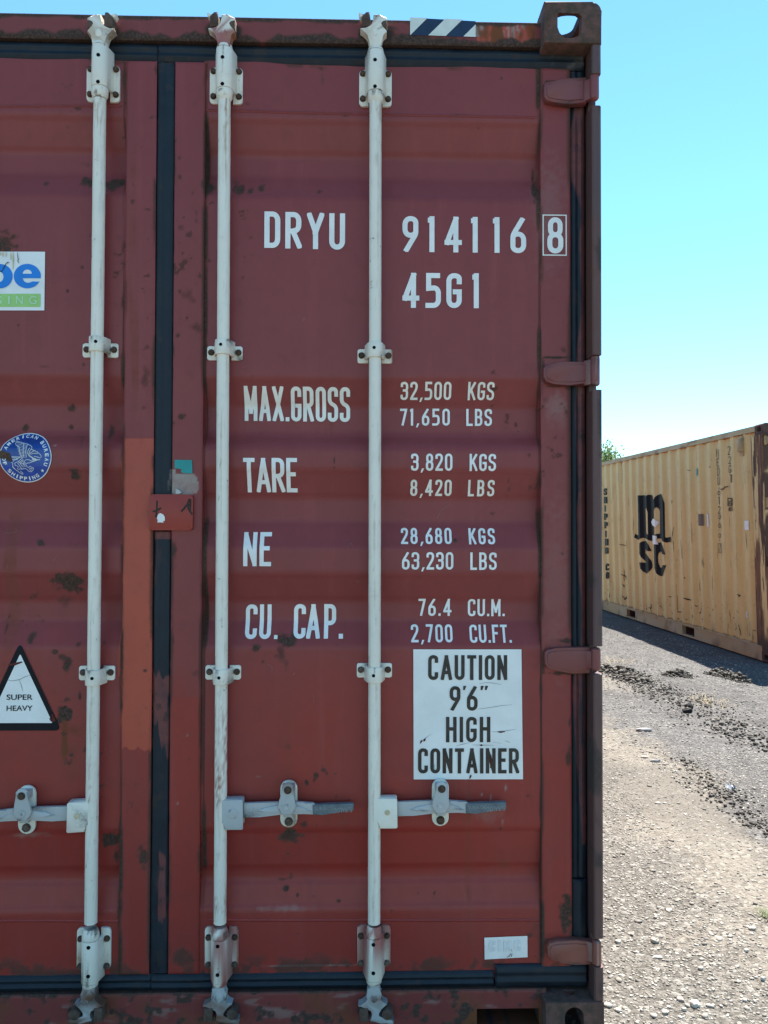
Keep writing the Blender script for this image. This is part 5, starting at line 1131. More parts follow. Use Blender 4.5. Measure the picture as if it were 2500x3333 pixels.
for a, b in ((cuts[1], cuts[2]), (cuts[3], cuts[4])):
    bm = bm_new()
    for (sa, za), (sb, zb_) in zip([(a, .032), (a, .148), (b, .148), (b, .032)], [(a, .148), (b, .148), (b, .032), (a, .032)]):
        bm.faces.new([bm.verts.new(p) for p in ((.05, sa, za), (.05, sb, zb_), (1.2, sb, zb_), (1.2, sa, za))])
    bm.faces.new([bm.verts.new(p) for p in ((1.2, a, .032), (1.2, a, .148), (1.2, b, .148), (1.2, b, .032))])
    obj('fork_pocket', bm, M['post_brown'], brail)
def pw(co):
    s, z = co[:, 1] + co[:, 0] * .7, co[:, 2]; w = np.zeros((len(s), 4)); a = fbm(s * 45, z * 2.2, 5, 3)
    w[:, 0] = 1.1 * sst(.50, .62, a); w[:, 1] = .8 * sst(.42, .62, fbm(s * 20, z * 1.5, 4, 5)); w[:, 2] = 0.4
    w[:, 0] = np.maximum(w[:, 0], .9 * sst(.4, .15, z)); w[:, 3] = .9 * ((np.abs(s - .13) < .035) & (np.abs(z - 1.93) < .10) & (fbm(s * 40, z * 12, 3, 1) > .55)) + .8 * ((s < .16) & (np.abs(z - .72) < .16) & (fbm(s * 60, z * 5, 3, 6) > .58))
    return w
def ygrid_post(s0, s1, z0, z1, x):
    face_grid('corner_post', s0, s1, z0, z1, lambda X, Z: x + 0 * X, M['yellow'], YEL, 0.12, 0.014, None, 0.004, place=lambda V: np.stack([V[:, 1], V[:, 0], V[:, 2]], -1))
    set_wear(COL.objects[-1].data if False else bpy.data.objects[max([o.name for o in YEL.children if o.name.startswith('corner_post')])].data, pw)
hz4 = [2.405, 1.735, 1.10, 0.36]
bm = bm_new(); prism(bm, [(.003, .034), (.003, .268), (.02, .272), (.12, .20), (.12, .034)], 'z', .118, YH - .118)
bmesh.ops.bisect_plane(bm, geom=bm.verts[:] + bm.edges[:] + bm.faces[:], plane_co=(0, .1, 0), plane_no=(0, 1, 0))
for cz in np.arange(.13, 2.46, .03): bmesh.ops.bisect_plane(bm, geom=bm.verts[:] + bm.edges[:] + bm.faces[:], plane_co=(0, 0, cz), plane_no=(0, 0, 1))
for cy in np.arange(.05, .26, .016): bmesh.ops.bisect_plane(bm, geom=bm.verts[:] + bm.edges[:] + bm.faces[:], plane_co=(0, cy, 0), plane_no=(0, 1, 0))
ed = [YH - .118] + [q for z in hz4 for q in (z + .055, z - .055)] + [.118]
for a, b in zip(ed[0::2], ed[1::2]):
    n = int((a - b) / .04) + 1; [box(bm, .004, .12, .004, .0338, b + (a - b) * i / n, b + (a - b) * (i + 1) / n) for i in range(n)]
obj('corner_post', bm, M['yellow'], YEL, wear=pw)
for z in hz4:
    bm = bm_new(); lathe(bm, [(.010, z - .05), (.013, z - .045), (.013, z + .045), (.010, z + .05)], .026, .012, 14); box(bm, .03, .17, -.012, .004, z - .04, z + .04, .004); obj('hinge', bm, M['yellow_rail'], YEL, wear=railw)
bm = bm_new(); box(bm, 2.32, 2.435, .004, .2, .118, YH - .118, .004); obj('corner_post', bm, M['yellow'], YEL, wear=pw)
for x0 in (.004, 2.32): bm = bm_new(); box(bm, x0, x0 + .114, YL - .16, YL - .004, .118, YH - .118, .004); obj('corner_post', bm, M['yellow'], YEL, wear=pw)
# castings reuse the same cast shape, shifted into the local frame of this box
for top in (1, 0):
    for me_s, dx, dyy, dy in ((-1, 0, 0, 1), (1, YW, 0, 1), (-1, 0, YL, -1), (1, YW, YL, -1)):
        me = casting(top, me_s, 0.0, dy); me.transform(Matrix.Translation((dx - me_s * HW, dyy, (YH - HH) if top else 0))); add_cast(me, M['casting'], YEL)
# far side, roof, ends
ss = np.arange(.2, YL - .2, .0695)
sheet('side_wall', [(YW - .015 - c, s) for s, c in zip(ss, corr(ss))], YEL, M['yellow'], .166, 2.52)
ybox('top_rail', (YW - .058, YW - .002, .17, YL - .17, 2.517, 2.578), M['yellow_rail']); ybox('bottom_rail', (YW - .05, YW - .002, .17, YL - .17, .012, .165), M['yellow_rail'])
ybox('roof', (.05, YW - .05, .1, YL - .1, 2.55, 2.566), M['yellow_rail']); ybox('floor', (.05, YW - .05, .1, YL - .1, .166, .19), M['post_brown'])
ybox('end_wall', (.1, YW - .1, YL - .06, YL - .03, .05, 2.55), M['yellow'])
ybox('header_rail', (.163, YW - .163, .03, .12, 2.47, 2.575), M['yellow_rail']); ybox('sill_rail', (.163, YW - .163, .03, .12, .02, .14), M['yellow_rail'])
for a, b in ((.125, 1.205), (1.215, 2.31)):
    xs = np.arange(.16, 2.46, .06); d = sheet('door', [(0, 0), (1, 0)], YEL, M['yellow'], 0, 1); me = d.data
    V = []; Q = []
    for i, z in enumerate(xs): yy = .05 + .03 * (i % 4 in (1, 2)); V += [(a, yy, z), (b, yy, z)]
    for i in range(len(xs) - 1): Q.append((2 * i, 2 * i + 1, 2 * i + 3, 2 * i + 2))
    bpy.data.objects.remove(d); d = raw_mesh('door', V, Q, M['yellow'], YEL, ang=15)
    for x in (a + .25, b - .25): bm = bm_new(); lathe(bm, [(.017, .1), (.017, 2.5)], x, .022, 14); obj('lock_rod', bm, M['galv'], YEL)

# writing on the long side: drawn in (-length, height) and laid over the ribs
BRK = [-q for q in KS if .2 < q < 6]
def ylay(name, bm, mat, eps=0.003):
    lo = min(v.co.x for v in bm.verts); hi = max(v.co.x for v in bm.verts)
    for q in BRK:
        if lo < q < hi: bmesh.ops.bisect_plane(bm, geom=bm.verts[:] + bm.edges[:] + bm.faces[:], plane_co=(q, 0, 0), plane_no=(1, 0, 0))
    for v in bm.verts:
        s, e, z = -v.co.x, v.co.y, v.co.z; v.co = (float(yx(s) + (fbm(s * 1.7, z * 1.7, 3, 3) - .5) * .006) + e - eps - 0.003, s, z)
    return obj(name, bm, mat, YEL, smooth=False, wear='keep')
def ychar(ch, sl, ztop, h, w, t, mat, name='lettering', bm=None):
    own = bm is None; bm = bm or bm_new(); lay, W_ = glyph(ch, 0, 0, h, t); k = w / max(W_, 1e-6) if ch not in '1I' else 1; x0 = -sl + (0 if ch not in '1I' else (w - W_) / 2)
    for i, L_ in enumerate(lay):
        for q in L_:
            f = bm.faces.new([bm.verts.new((x0 + p[0] * k, -0.0003 * i, ztop - h + p[1])) for p in q]); f.normal_update()
            if f.normal.y > 0: f.normal_flip()
    return ylay(name, bm, mat) if own else bm
BK = M['black']
def yquads(name, quads, mat, eps=0.004):
    """quads measured in photo pixels, laid cell by cell on the ribbed side they are painted on"""
    bm = bm_new()
    for i, q in enumerate(quads):
        q = [np.array(p, float) for p in q]
        if len(q) == 3: q.append(q[2])
        nu = max(1, int(max(np.hypot(*(q[1] - q[0])), np.hypot(*(q[2] - q[3]))) / 1.6)); nv = max(1, int(max(np.hypot(*(q[3] - q[0])), np.hypot(*(q[2] - q[1]))) / 3))
        G_ = []
        for a in range(nu + 1):
            row = []
            for b in range(nv + 1):
                p = (q[0] * (1 - a / nu) + q[1] * a / nu) * (1 - b / nv) + (q[3] * (1 - a / nu) + q[2] * a / nu) * b / nv
                s_, z_ = YS(*p); row.append(bm.verts.new((float(yx(s_) + (fbm(s_ * 1.7, z_ * 1.7, 3, 3) - .5) * .006) - eps - .003 - .0002 * (i % 4), s_, z_)))
            G_.append(row)
        for a in range(nu):
            if abs(G_[a][0].co.y - G_[a + 1][0].co.y) > .09: continue
            for b in range(nv):
                try: bm.faces.new((G_[a][b], G_[a + 1][b], G_[a + 1][b + 1], G_[a][b + 1]))
                except ValueError: pass
    return obj(name, bm, mat, YEL, smooth=False, wear='keep')
def ychar(ch, u0, v0, u1, v1, tpx, mat=None):
    """one character filling the measured box; the box leans with the post by 1.5 degrees"""
    h = v1 - v0; w = u1 - u0; lay, W_ = glyph(ch, 0, 0, h, tpx, 1.0); k = w / W_ if ch not in '1I' else 1; x0 = u0 + (0 if ch not in '1I' else (w - W_) / 2)
    yquads('lettering', [[(x0 + p[0] * k, v1 - p[1]) for p in q] for L_ in lay for q in L_], mat or BK)
K5 = lambda a, b: (2300 + a * .1627, 1340 + b * .1627); K6 = lambda a, b: (2300 + a * .2714, 1650 + b * .2714); K4 = lambda a, b: (1960 + a * .18083, 1560 + b * .18083)
for ch, x, y0, y1 in (('M',195,745,912),('E',205,935,1095),('D',215,1118,1282),('U',222,1300,1465),('6',225,1515,1675),('1',220,1702,1855),('2',232,1888,2040)): ychar(ch, *K5(x, y0), *K5(x + 46, y1), 2.1 if ch != 'M' else 2.6)
for ch, x, y0, y1 in (('9',140,92,185),('9',142,195,292),('9',144,312,412),('7',148,450,540)): ychar(ch, *K6(x, y0), *K6(x + 25, y1), 2.1)
for ch, x, y0, y1 in (('2',428,692,862),('2',442,890,1045),('G',446,1068,1230),('1',460,1252,1420)): ychar(ch, *K5(x, y0), *K5(x + 42, y1), 2.1)
def yframe(x0, y0, x1, y1, w, K): yquads('lettering_frame', [[K(*p) for p in q] for q in ([(x0, y0), (x1, y0), (x1, y0 + w), (x0, y0 + w)], [(x0, y1 - w), (x1, y1 - w), (x1, y1), (x0, y1)], [(x0, y0 + w), (x0 + w, y0 + w), (x0 + w, y1 - w), (x0, y1 - w)], [(x1 - w, y0 + w), (x1, y0 + w), (x1, y1 - w), (x1 - w, y1 - w)])], BK)
yframe(138, 437, 180, 551, 4, K6); yframe(424, 1726, 512, 1890, 13, K5)
yquads('lettering', [[K5(*p) for p in ((475, 1738), (482, 1738), (482, 1878), (475, 1878))]], BK)
ychar('I', *K5(448, 1785), *K5(462, 1862), 2.0); ychar('C', *K5(490, 1765), *K5(520, 1865), 1.6); ychar('8', *K5(444, 1908), *K5(480, 1992), 2.0); ychar('3', *K5(487, 1908), *K5(517, 1992), 2.0)
for ch, y0, y1 in zip('SHIPPINGCO', (160, 315, 465, 615, 765, 925, 1070, 1225, 1515, 1665), (287, 435, 583, 732, 882, 1042, 1192, 1342, 1645, 1792)): ychar(ch, *K4(28 + (y0 - 160) * .026, y0), *K4(28 + (y0 - 160) * .026 + (66 if ch != 'I' else 42), y1), 4.6)
def dense(pts, step=14, closed=True):
    o_ = []
    for i in range(len(pts) if closed else len(pts) - 1):
        a, b = np.array(pts[i], float), np.array(pts[(i + 1) % len(pts)], float); n = max(1, int(np.hypot(*(b - a)) / step)); o_ += [a + (b - a) * k / n for k in range(n)]
    return o_ if closed else o_ + [np.array(pts[-1], float)]
LGC = lambda pts: [(lambda q: (-q[0], q[1]))(YS(1960 + a * .18083, 1560 + b * .18083)) for a, b in dense(pts)]
bm = bm_new(); loops_fill(bm, [LGC([(640,290),(768,288),(770,320),(800,290),(840,278),(880,280),(905,295),(912,385),(950,320),(1000,285),(1058,265),(1085,330),(1125,430),(1135,1045),(1180,1050),(1235,1035),(1235,1125),(1170,1140),(1120,1130),(1080,1110),(1075,1070),(1030,1065),(985,1070),(920,1115),(850,1100),(790,1070),(740,1052),(690,1065),(655,1090),(580,1045),(598,980),(655,1015),(650,700)]),
    LGC([(775,510),(800,530),(822,590),(828,1000),(785,970)]), LGC([(925,640),(925,560),(945,515),(985,505),(1025,530),(1040,580),(1045,975),(985,985),(930,1005)])]); ylay('logo', bm, BK, .004)
bm = bm_new(); loops_fill(bm, [LGC([(670,1150),(720,1120),(780,1108),(830,1170),(895,1290),(800,1292),(790,1240),(780,1270),(780,1330),(830,1400),(890,1470),(908,1530),(905,1590),(870,1640),(800,1695),(740,1660),(690,1610),(675,1540),(672,1495),(785,1500),(795,1540),(790,1480),(740,1435),(700,1400),(672,1340)])]); ylay('logo', bm, BK, .003)
bm = bm_new(); loops_fill(bm, [LGC([(932,1175),(960,1150),(1060,1135),(1100,1250),(1140,1355),(1085,1350),(1070,1310),(1045,1300),(1015,1340),(1005,1400),(1015,1500),(1050,1590),(1075,1590),(1090,1545),(1158,1548),(1120,1640),(1085,1745),(1030,1735),(970,1690),(945,1600),(938,1400)])]); ylay('logo', bm, BK, .003)
for P in ([(890,770),(920,708),(960,725),(1035,775),(965,862),(910,830)], [(913,1010),(985,1018),(990,1060),(975,1080),(1018,1172),(915,1170)]):
    bm = bm_new(); loops_fill(bm, [LGC(P)]); ylay('paper_scrap', bm, M['letter'], .006)
def ypatch(name, u0, v0, u1, v1, mat, eps=.005):
    s0, z1 = YS(u0, v0); s1, z0 = YS(u1, v1); bm = bm_new(); bm.faces.new([bm.verts.new(p) for p in ((-s0, 0, z0), (-s1, 0, z0), (-s1, 0, z1), (-s0, 0, z1))]); return ylay(name, bm, mat, eps)
M['faded_brown'] = plain('sun_bleached_sticker', (0.20, 0.135, 0.095), .7, .4, 40)
K7 = lambda a, b: (1900 + a * .4068, 1300 + b * .4068)
ypatch('faded_sticker', *K7(918, 918), *K7(965, 1010), M['faded_brown']); ypatch('faded_sticker', *K7(986, 918), *K7(1003, 1018), M['ghost']); ypatch('faded_sticker', *K7(899, 555), *K7(912, 608), M['teal'])
ok = ypatch('paper_sticker', *K7(1288, 970), *K7(1325, 1045), M['letter']); ychar('O', *K6(463, 192), *K6(483, 262), 2.2, M['navy']); ychar('K', *K6(485, 192), *K6(506, 262), 2.0, M['navy'])
s_, z_ = YS(2433, 2001); bm = bm_new(); loops_fill(bm, [[(-s_ + .028 * cos(i * pi / 10), z_ + .038 * sin(i * pi / 10)) for i in range(20)], [(-s_ + .010 * cos(i * pi / 6), z_ + .012 * sin(i * pi / 6)) for i in range(12)]]); ylay('round_sticker', bm, M['ghost'], .005)
bm = bm_new()
if False: prism(bm, [(.012, 2.275), (-.004, 2.29), (-.026, 2.33), (-.030, 2.45), (-.004, 2.485), (.012, 2.50)], 'y', .436, .512, .004)
for (a0, b0, a1, b1) in ((.436, 2.32, .512, 2.47),): box(bm, -.030, .05, a0, a1, b0, b1, .008)
box(bm, -.004, .05, .440, .508, 2.275, 2.325, .003); box(bm, -.004, .05, .440, .508, 2.465, 2.499, .003); obj('vent', bm, M['yellow_rail'], YEL, wear=railw)
# chips and scratches with a shape of their own
bm = bm_new()
def yline(pts, wd, i): ribbon(bm, [(lambda q: (-q[0], q[1]))(YS(1900 + a * .4068, 1300 + b * .4068)) for a, b in pts], wd, -.0002 * (i % 5), True)
bm.free()
for i, (P, wd) in enumerate((([(1095,722),(1125,715),(1128,702),(1160,697)], .016), ([(287,1160),(320,1165),(342,1172)], .014), ([(300,1400),(325,1410),(340,1425),(345,1440)], .02), ([(310,1480),(325,1490),(322,1505)], .022), ([(305,1570),(330,1590),(325,1600),(345,1575),(348,1598)], .02), ([(680,1578),(705,1580)], .022), ([(800,1590),(835,1600),(862,1607)], .02), ([(893,1648),(915,1658)], .024), ([(750,1700),(785,1702)], .022), ([(945,1672),(938,1705),(930,1712)], .022), ([(805,1425),(815,1432)], .03), ([(720,1020),(712,1080),(705,1150)], .010), ([(775,1120),(785,1200),(790,1275)], .010), ([(1218,1790),(1225,1830),(1215,1890)], .010), ([(1240,1800),(1255,1850),(1262,1890)], .010), ([(1158,1790),(1160,1830)], .010), ([(1330,1780),(1335,1900)], .010), ([(1300,1060),(1305,1130),(1310,1190)], .012), ([(1230,1560),(1255,1570),(1240,1582)], .022), ([(830,565),(855,570)], .016), ([(1005,535),(1018,545)], .02), ([(1110,720),(1105,735)], .012), ([(700,800),(705,830),(720,808)], .01), ([(290,1155),(292,1260)], .008), ([(1310,1800),(1318,1900)], .010), ([(530,1660),(545,1700)], .016), ([(500,1640),(512,1690)], .012), ([(610,1650),(640,1690)], .012))): bm = bm_new(); yline(P, wd, i); ylay('rust_mark', bm, M['bolt_brown'], .005)

# ------------------------------------------------------------------ loose stone, rubble, litter
ICO = bmesh.new(); bmesh.ops.create_icosphere(ICO, subdivisions=1, radius=1.0); IV = np.array([v.co[:] for v in ICO.verts]); IF = np.array([[v.index for v in f.verts] for f in ICO.faces]); ICO.free()
def rocks(name, pos, rad_, mat, flat_=0.6, seed=1, tint=None, sink=0.3):
    r = np.random.default_rng(seed); n = len(pos); V = np.repeat(IV[None], n, 0) * (1 + (r.random((n, len(IV), 1)) - .5) * .7)
    V = V * np.stack([r.uniform(.75, 1.25, n), r.uniform(.75, 1.25, n), r.uniform(flat_ * .7, flat_ * 1.25, n)], -1)[:, None, :]
    a = r.uniform(0, 2 * pi, n); ca, sa = np.cos(a), np.sin(a); tx = r.normal(0, .25, n)
    x = V[..., 0] * ca[:, None] - V[..., 1] * sa[:, None]; y = V[..., 0] * sa[:, None] + V[..., 1] * ca[:, None]; z = V[..., 2] + x * tx[:, None] * .4
    V = np.stack([x, y, z], -1) * rad_[:, None, None]; V[..., :2] += pos[:, None, :2]
    base = zg(pos[:, 0], pos[:, 1]) if pos.shape[1] == 2 else pos[:, 2]
    V[..., 2] += (base + rad_ * (flat_ - sink))[:, None]
    Fq = (IF[None] + (np.arange(n) * len(IV))[:, None, None]).reshape(-1, 3)
    o = raw_mesh(name, V.reshape(-1, 3), Fq, mat, None, smooth=False)
    t = r.random((n, 3)) if tint is None else tint; at = o.data.attributes.new('tint', 'FLOAT_COLOR', 'POINT')
    c = np.repeat(np.concatenate([t, np.ones((n, 1))], 1)[:, None], len(IV), 1).astype(np.float32); at.data.foreach_set('color', c.ravel()); return o
def stone_mat(name, a, b, c3, dark=(.07, .065, .06)):
    k = N(name); at = k.n('ShaderNodeAttribute'); at.attribute_name = 'tint'; sp = k.n('ShaderNodeSeparateColor'); k.L(at.outputs['Color'], sp.inputs[0]); n = k.noise(120, 4)
    c = k.mix(k.rng(sp.outputs[0], 0, 1), a, b); c = k.mix(k.rng(sp.outputs[1], .80, .92), c, c3); c = k.mix(k.rng(sp.outputs[2], .90, .96, 0, .8), c, dark); c = k.mix(k.rng(n, .45, .75, 0, .35), c, tuple(x * .6 for x in a))
    k.col(c); k.rough(.92); k.spec(.2); k.bump(n, .4, .002); return k.m
M['pebble'] = stone_mat('gravel_stone', (.165, .152, .132), (.29, .270, .235), (.42, .395, .350), (.085, .078, .070))
M['rubble'] = stone_mat('asphalt_rubble', (.048, .044, .039), (.125, .114, .099), (.21, .195, .165), (.026, .024, .022))
rr = np.random.default_rng(11)
P = rr.uniform((1.24, -0.9), (3.3, 2.9), (34000, 2)); dist = np.hypot(P[:, 0] - CAM[0], P[:, 1] - CAM[1])
ex = 2.46 + (fbm(P[:, 0] * 2.2, P[:, 1] * 2.2, 4, 1) - .5) * .55
dens = np.where(np.abs(P[:, 0] - ex + .32) < .26, .30 + .4 * (P[:, 1] < .8), 1.0); keep = rr.random(len(P)) < dens; P = P[keep]
R_ = .0028 + .0042 * rr.random(len(P)) ** 2.2 + .009 * (rr.random(len(P)) > .975) * rr.random(len(P))
gv = rocks('gravel', P, R_, M['pebble'], .42, 3, sink=.22); tag(gv, 'pale grey gravel strewn over the yard beside the red container', 'gravel', None, 'stuff')
P = rr.uniform((1.3, 2.9), (5.0, 9.5), (12000, 2)); k = zg(P[:, 0], P[:, 1]); P = P[(P[:, 0] < 4.7)]
R_ = .004 + .007 * rr.random(len(P)) ** 2.4
gv = rocks('gravel', P, R_, M['pebble'], .5, 4); tag(gv, 'fine grey stones scattered over the far lane in front of the yellow container', 'gravel', None, 'stuff')
def pile(label, path, width, n, rmax, seed, h=.05, mat='rubble'):
    r = np.random.default_rng(seed); L_ = np.array([GP(*p) for p in path]); t = r.random(n) * (len(L_) - 1); i = np.minimum(t.astype(int), len(L_) - 2); f = (t - i)[:, None]
    c = L_[i] * (1 - f) + L_[i + 1] * f; off = r.normal(0, 1, (n, 2)); endf = np.sin(np.pi * np.clip(t / (len(L_) - 1), 0.04, .96))
    q = c + off * width * (.5 + .5 * endf[:, None]) * np.array([1.0, 1.2]); hh = h * np.exp(-(off ** 2).sum(1) / 1.1) * (.35 + .65 * endf) * r.random(n)
    rad_ = .005 + rmax * r.random(n) ** 2.6 * np.exp(-(off ** 2).sum(1) / 4)
    o = rocks('rubble', np.concatenate([q, (zg(q[:, 0], q[:, 1]) + hh)[:, None]], 1), rad_, M[mat], .75, seed); return tag(o, label, 'rubble', None, 'stuff')
pile('dark broken asphalt heaped along the lane, the long ridge starting behind the red container', [(1940, 2172), (2000, 2185), (2055, 2205), (2085, 2222)], .13, 1300, .023, 21, .075)
pile('thin trail of dark asphalt crumbs running right from the end of the long ridge', [(2050, 2212), (2120, 2245), (2200, 2265), (2260, 2300), (2330, 2350), (2440, 2400), (2520, 2440)], .20, 1100, .013, 22, .012)
pile('small low mound of dark asphalt crumbs in the middle of the lane', [(2172, 2196), (2205, 2194), (2245, 2199)], .055, 420, .020, 23, .055)
pile('brownish rubble mound at the edge of the yellow container\'s shadow', [(2315, 2192), (2345, 2190), (2400, 2206), (2435, 2214)], .065, 700, .022, 24, .065)
pile('loose dark stones along the broken edge of the asphalt', [(2215, 2470), (2280, 2540), (2330, 2585), (2385, 2610), (2440, 2670), (2500, 2720)], .085, 420, .008, 25, .004)
def stone(label, u, v, sx, sy, sz, mat, seed, rot=0.0, group=None, name='stone', cat='stone'):
    x, y = GP(u, v); r = np.random.default_rng(seed); bm = bm_new(); bmesh.ops.create_icosphere(bm, subdivisions=3, radius=1)
    for v_ in bm.verts:
        p = np.array(v_.co[:]); n = fbm(p[0] * 1.6 + seed, p[1] * 1.6 + p[2], 4, seed % 7) - .5; p = p * (1 + n * .75); p = np.sign(p) * np.abs(p) ** .86; q = (p[0] * sx, p[1] * sy, p[2] * sz)
        v_.co = (q[0] * cos(rot) - q[1] * sin(rot), q[0] * sin(rot) + q[1] * cos(rot), q[2])
    o = obj(name, bm, mat, None, 40); o.location = (x, y, float(zg(x, y)) + sz * .55); return tag(o, label, cat, group or 'loose stones lying on the yard')
M['pale_stone'] = plain('pale_limestone', (.38, .355, .30), .9, .3, 25, .2, 0, .5); M['white_stone'] = plain('white_stone', (.50, .48, .42), .9, .2, 25, .2, 0, .5); M['dark_clod'] = plain('black_asphalt_clod', (.016, .015, .015), .9, .5, 40, .2, 0, .6); M['grey_slab'] = plain('grey_concrete_piece', (.24, .235, .23), .85, .25, 40, .2, 0, .4); M['pink_stone'] = plain('pinkish_stone', (.40, .33, .285), .9, .25, 30, .2, 0, .4)
stone('flat pale grey slab lying alone where dust meets dark asphalt', 2097, 2382, .062, .030, .014, M['grey_slab'], 1, .05, name='concrete_slab', cat='slab')
stone('black asphalt clod with sharp corners, the rear of two touching each other', 2243, 2308, .034, .030, .026, M['dark_clod'], 2, .4)
stone('black asphalt clod with a pale chip at its left, the front of two', 2237, 2321, .040, .030, .020, M['dark_clod'], 3, .1)
stone('white sliver of stone, long and thin, lying flat in grey gravel', 2140, 3131, .0165, .0065, .004, M['white_stone'], 4, -.12)
stone('rounded cream stone half buried behind the white sliver', 2131, 3081, .0125, .011, .009, M['pale_stone'], 5, .2)
stone('biggest white stone at the bottom of the yard view', 2263, 3291, .0135, .0125, .011, M['white_stone'], 6, .3)
stone('round pale stone just left of the biggest white stone', 2227, 3306, .0072, .007, .006, M['white_stone'], 7)
stone('flat wedge of buff stone cut by the bottom edge of the photo', 2165, 3316, .0105, .009, .006, M['pale_stone'], 8, .8)
stone('pinkish beige stone behind the round pale one', 2214, 3272, .0105, .0085, .006, M['pink_stone'], 9, -.4)
stone('long buff stone lying right of the biggest white stone', 2311, 3290, .012, .006, .005, M['pale_stone'], 10, -.5)
stone('bright white pebble throwing a black shadow by the right edge', 2484, 3211, .007, .0065, .0085, M['white_stone'], 11)
stone('small white pebble with a dark shaded foot, further back on the right', 2430, 3112, .0065, .006, .0065, M['white_stone'], 12)
stone('angular cream pebble lying alone in mid gravel', 2280, 3170, .009, .007, .006, M['pale_stone'], 13, .6)
stone('pair of buff stones fused in the gravel near the right edge', 2450, 3035, .015, .008, .006, M['pale_stone'], 14, -.2)
stone('dull grey flat stone on the dust band beside the red container', 2133, 2485, .034, .014, .010, M['grey_slab'], 15, .1)
stone('brown grey stone on the dust, left of the dull grey flat one', 2098, 2471, .022, .010, .008, M['pink_stone'], 16, -.1)
# scrap of clear plastic, dry straw, weed
x, y = GP(2381, 2578); k = N('clear_plastic'); k.col((.75, .85, .95)); k.rough(.12); k.b.inputs['Transmission Weight'].default_value = .8; k.spec(.8); M['plastic'] = k.m
bm = bm_new(); r = np.random.default_rng(5); gp = [[bm.verts.new((x + (i - 3) * .0075, y + (j - 3) * .011, float(zg(x, y)) + .008 + .030 * r.random() * (1 - abs(i - 3) / 4))) for j in range(7)] for i in range(7)]
for i in range(6):
    for j in range(6): bm.faces.new((gp[i][j], gp[i + 1][j], gp[i + 1][j + 1], gp[i][j + 1]))
tag(obj('plastic_scrap', bm, M['plastic'], None, 10), 'crumpled scrap of clear plastic glinting at the broken asphalt edge', 'litter')
def blades(name, u, v, n, spread, ln, mat, seed, label, cat, lean=.9, kind='stuff'):
    x, y = GP(u, v); r = np.random.default_rng(seed); V = []; Q = []
    for i in range(n):
        px, py = x + r.normal(0, spread), y + r.normal(0, spread * 1.2); a = r.uniform(0, 2 * pi); l_ = ln * r.uniform(.5, 1.2); z = float(zg(px, py)) + .003; hgt = l_ * (1 - lean * r.uniform(.6, 1)); w = .0014
        for j in range(4): t = j / 3; V += [(px + cos(a) * l_ * t - sin(a) * w * (1.1 - t), py + sin(a) * l_ * t + cos(a) * w * (1.1 - t), z + hgt * (1 - (1 - t) ** 2)), (px + cos(a) * l_ * t + sin(a) * w * (1.1 - t), py + sin(a) * l_ * t - cos(a) * w * (1.1 - t), z + hgt * (1 - (1 - t) ** 2))]
        b = i * 8; Q += [(b + 2 * j, b + 2 * j + 1, b + 2 * j + 3, b + 2 * j + 2) for j in range(3)]
    return tag(raw_mesh(name, V, Q, mat, None, smooth=False), label, cat, None, kind)
M['straw'] = plain('dry_straw', (.36, .29, .18), .8, .3, 60, .2); M['weed'] = plain('green_weed', (.09, .13, .03), .6, .3, 60, .3)
blades('dry_grass', 2315, 2292, 110, .10, .09, M['straw'], 3, 'wisps of dry yellow straw on the far lane', 'straw'); blades('dry_grass', 2000, 2155, 160, .12, .08, M['straw'], 4, 'dry straw strewn behind the long asphalt ridge', 'straw')
blades('weed', 2496, 3005, 46, .016, .035, M['weed'], 6, 'small green weed growing from gravel at the right edge', 'weed', .5)

# ------------------------------------------------------------------ tree whose crown shows over the yellow container
d = ray(1972, 1470); t = 46.0 / d[1]; tx, ty = CAM[0] + d[0] * t, CAM[1] + d[1] * t
TREE = thing('tree', 'leafy green tree whose top shows above the yellow container roof', 'tree', (tx, ty, -.03))
M['bark'] = rust_mat('bark', (.09, .07, .05), (.16, .13, .10), 12)
def leafmat():
    k = N('leaves'); at = k.n('ShaderNodeAttribute'); at.attribute_name = 'tint'; sp = k.n('ShaderNodeSeparateColor'); k.L(at.outputs['Color'], sp.inputs[0])
    c = k.mix(sp.outputs[0], (.075, .125, .035), (.17, .23, .075)); k.col(c); k.rough(.55); k.b.inputs['Transmission Weight'].default_value = 0.0
    tr_ = k.n('ShaderNodeBsdfTranslucent'); k.L(c, tr_.inputs[0]); mx = k.n('ShaderNodeMixShader'); mx.inputs[0].default_value = .45; out = k.t.nodes['Material Output']
    k.L(k.b.outputs[0], mx.inputs[1]); k.L(tr_.outputs[0], mx.inputs[2]); k.L(mx.outputs[0], out.inputs[0]); return k.m
M['leaf'] = leafmat(); r = np.random.default_rng(9); bm = bm_new(); tips = []
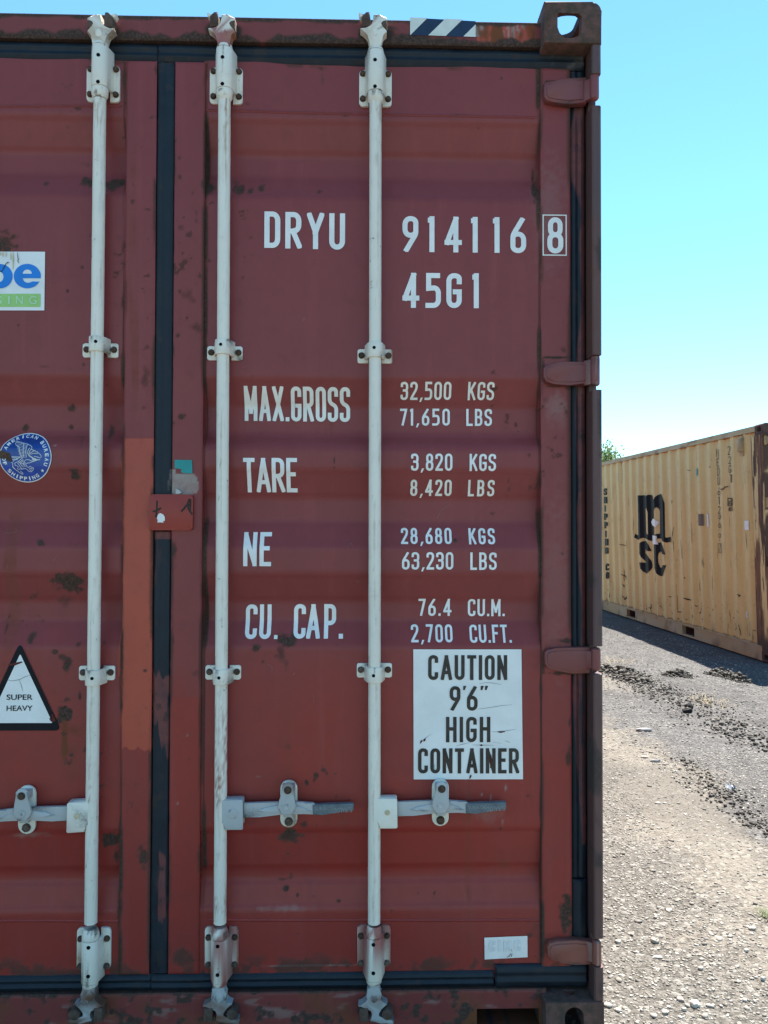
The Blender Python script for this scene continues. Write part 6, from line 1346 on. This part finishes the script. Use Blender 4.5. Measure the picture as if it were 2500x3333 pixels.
def limb(p, dirv, ln, rad0, depth):
    q = p; rings = []; n = 6; dv = dirv / np.linalg.norm(dirv)
    for i in range(n + 1):
        rr_ = rad0 * (1 - .65 * i / n); a = np.cross(dv, [0.3, .9, .2]); a /= np.linalg.norm(a); b = np.cross(dv, a)
        rings.append([bm.verts.new(q + rr_ * (cos(2 * pi * k / 7) * a + sin(2 * pi * k / 7) * b)) for k in range(7)])
        if i in (3, 4, 5, 6) and depth < 3:
            for _ in range(2 if depth else 2):
                nd = dv + r.normal(0, .75, 3); nd[2] = abs(nd[2]) * .5 + .25; limb(q, nd, ln * r.uniform(.5, .72), rr_ * .6, depth + 1)
        if depth >= 2: tips.append(q.copy())
        dv = dv + r.normal(0, .09, 3); dv /= np.linalg.norm(dv); q = q + dv * ln / n
    for A, B in zip(rings, rings[1:]):
        for k in range(7): bm.faces.new((A[k], A[(k + 1) % 7], B[(k + 1) % 7], B[k]))
limb(np.array([0, 0, 0.]), np.array([.03, .02, 1.]), 2.9, .16, 0)
tips = np.array(tips); top = np.percentile(tips[:, 2], 97); want = CAM[2] + (1706 - 1470) / F * 46 + .03; sc_ = want / top
for v in bm.verts: v.co = (v.co.x * sc_ * 1.05, v.co.y * sc_, v.co.z * sc_)
tips = tips * np.array([sc_ * 1.05, sc_, sc_]); obj('trunk', bm, M['bark'], TREE)
nl = 14000; c = tips[r.integers(0, len(tips), nl)] + r.normal(0, .19, (nl, 3)); u_ = r.normal(0, 1, (nl, 3)); u_ /= np.linalg.norm(u_, axis=1)[:, None]; w_ = np.cross(u_, r.normal(0, 1, (nl, 3))); w_ /= np.linalg.norm(w_, axis=1)[:, None]
L_ = (.07 + .06 * r.random(nl))[:, None]; V = np.stack([c - u_ * L_, c + w_ * L_ * .45, c + u_ * L_, c - w_ * L_ * .45], 1).reshape(-1, 3)
o = raw_mesh('crown', V, np.arange(nl * 4).reshape(-1, 4), M['leaf'], TREE, smooth=False); at = o.data.attributes.new('tint', 'FLOAT_COLOR', 'POINT')
at.data.foreach_set('color', np.repeat(np.stack([r.random(nl)] * 3 + [np.ones(nl)], -1), 4, 0).astype(np.float32).ravel())

# every painted sheet that has no measured wear of its own still weathers a little
PAINT = {M[q].name for q in ('red', 'frame_red', 'post_brown', 'hinge_red', 'white', 'galv', 'yellow', 'yellow_rail', 'rubber')}
def soft_wear(co):
    a, z = co[:, 0] + co[:, 1], co[:, 2]; w = np.zeros((len(co), 4)); w[:, 0] = .5 * sst(.62, .74, fbm(a * 9, z * 9, 4, 2)); w[:, 1] = .3 * sst(.55, .75, fbm(a * 4, z * 3, 3, 3)); return w
for me in bpy.data.meshes:
    if me.materials and me.materials[0] and me.materials[0].name in PAINT and 'wear' not in me.attributes: set_wear(me, soft_wear)
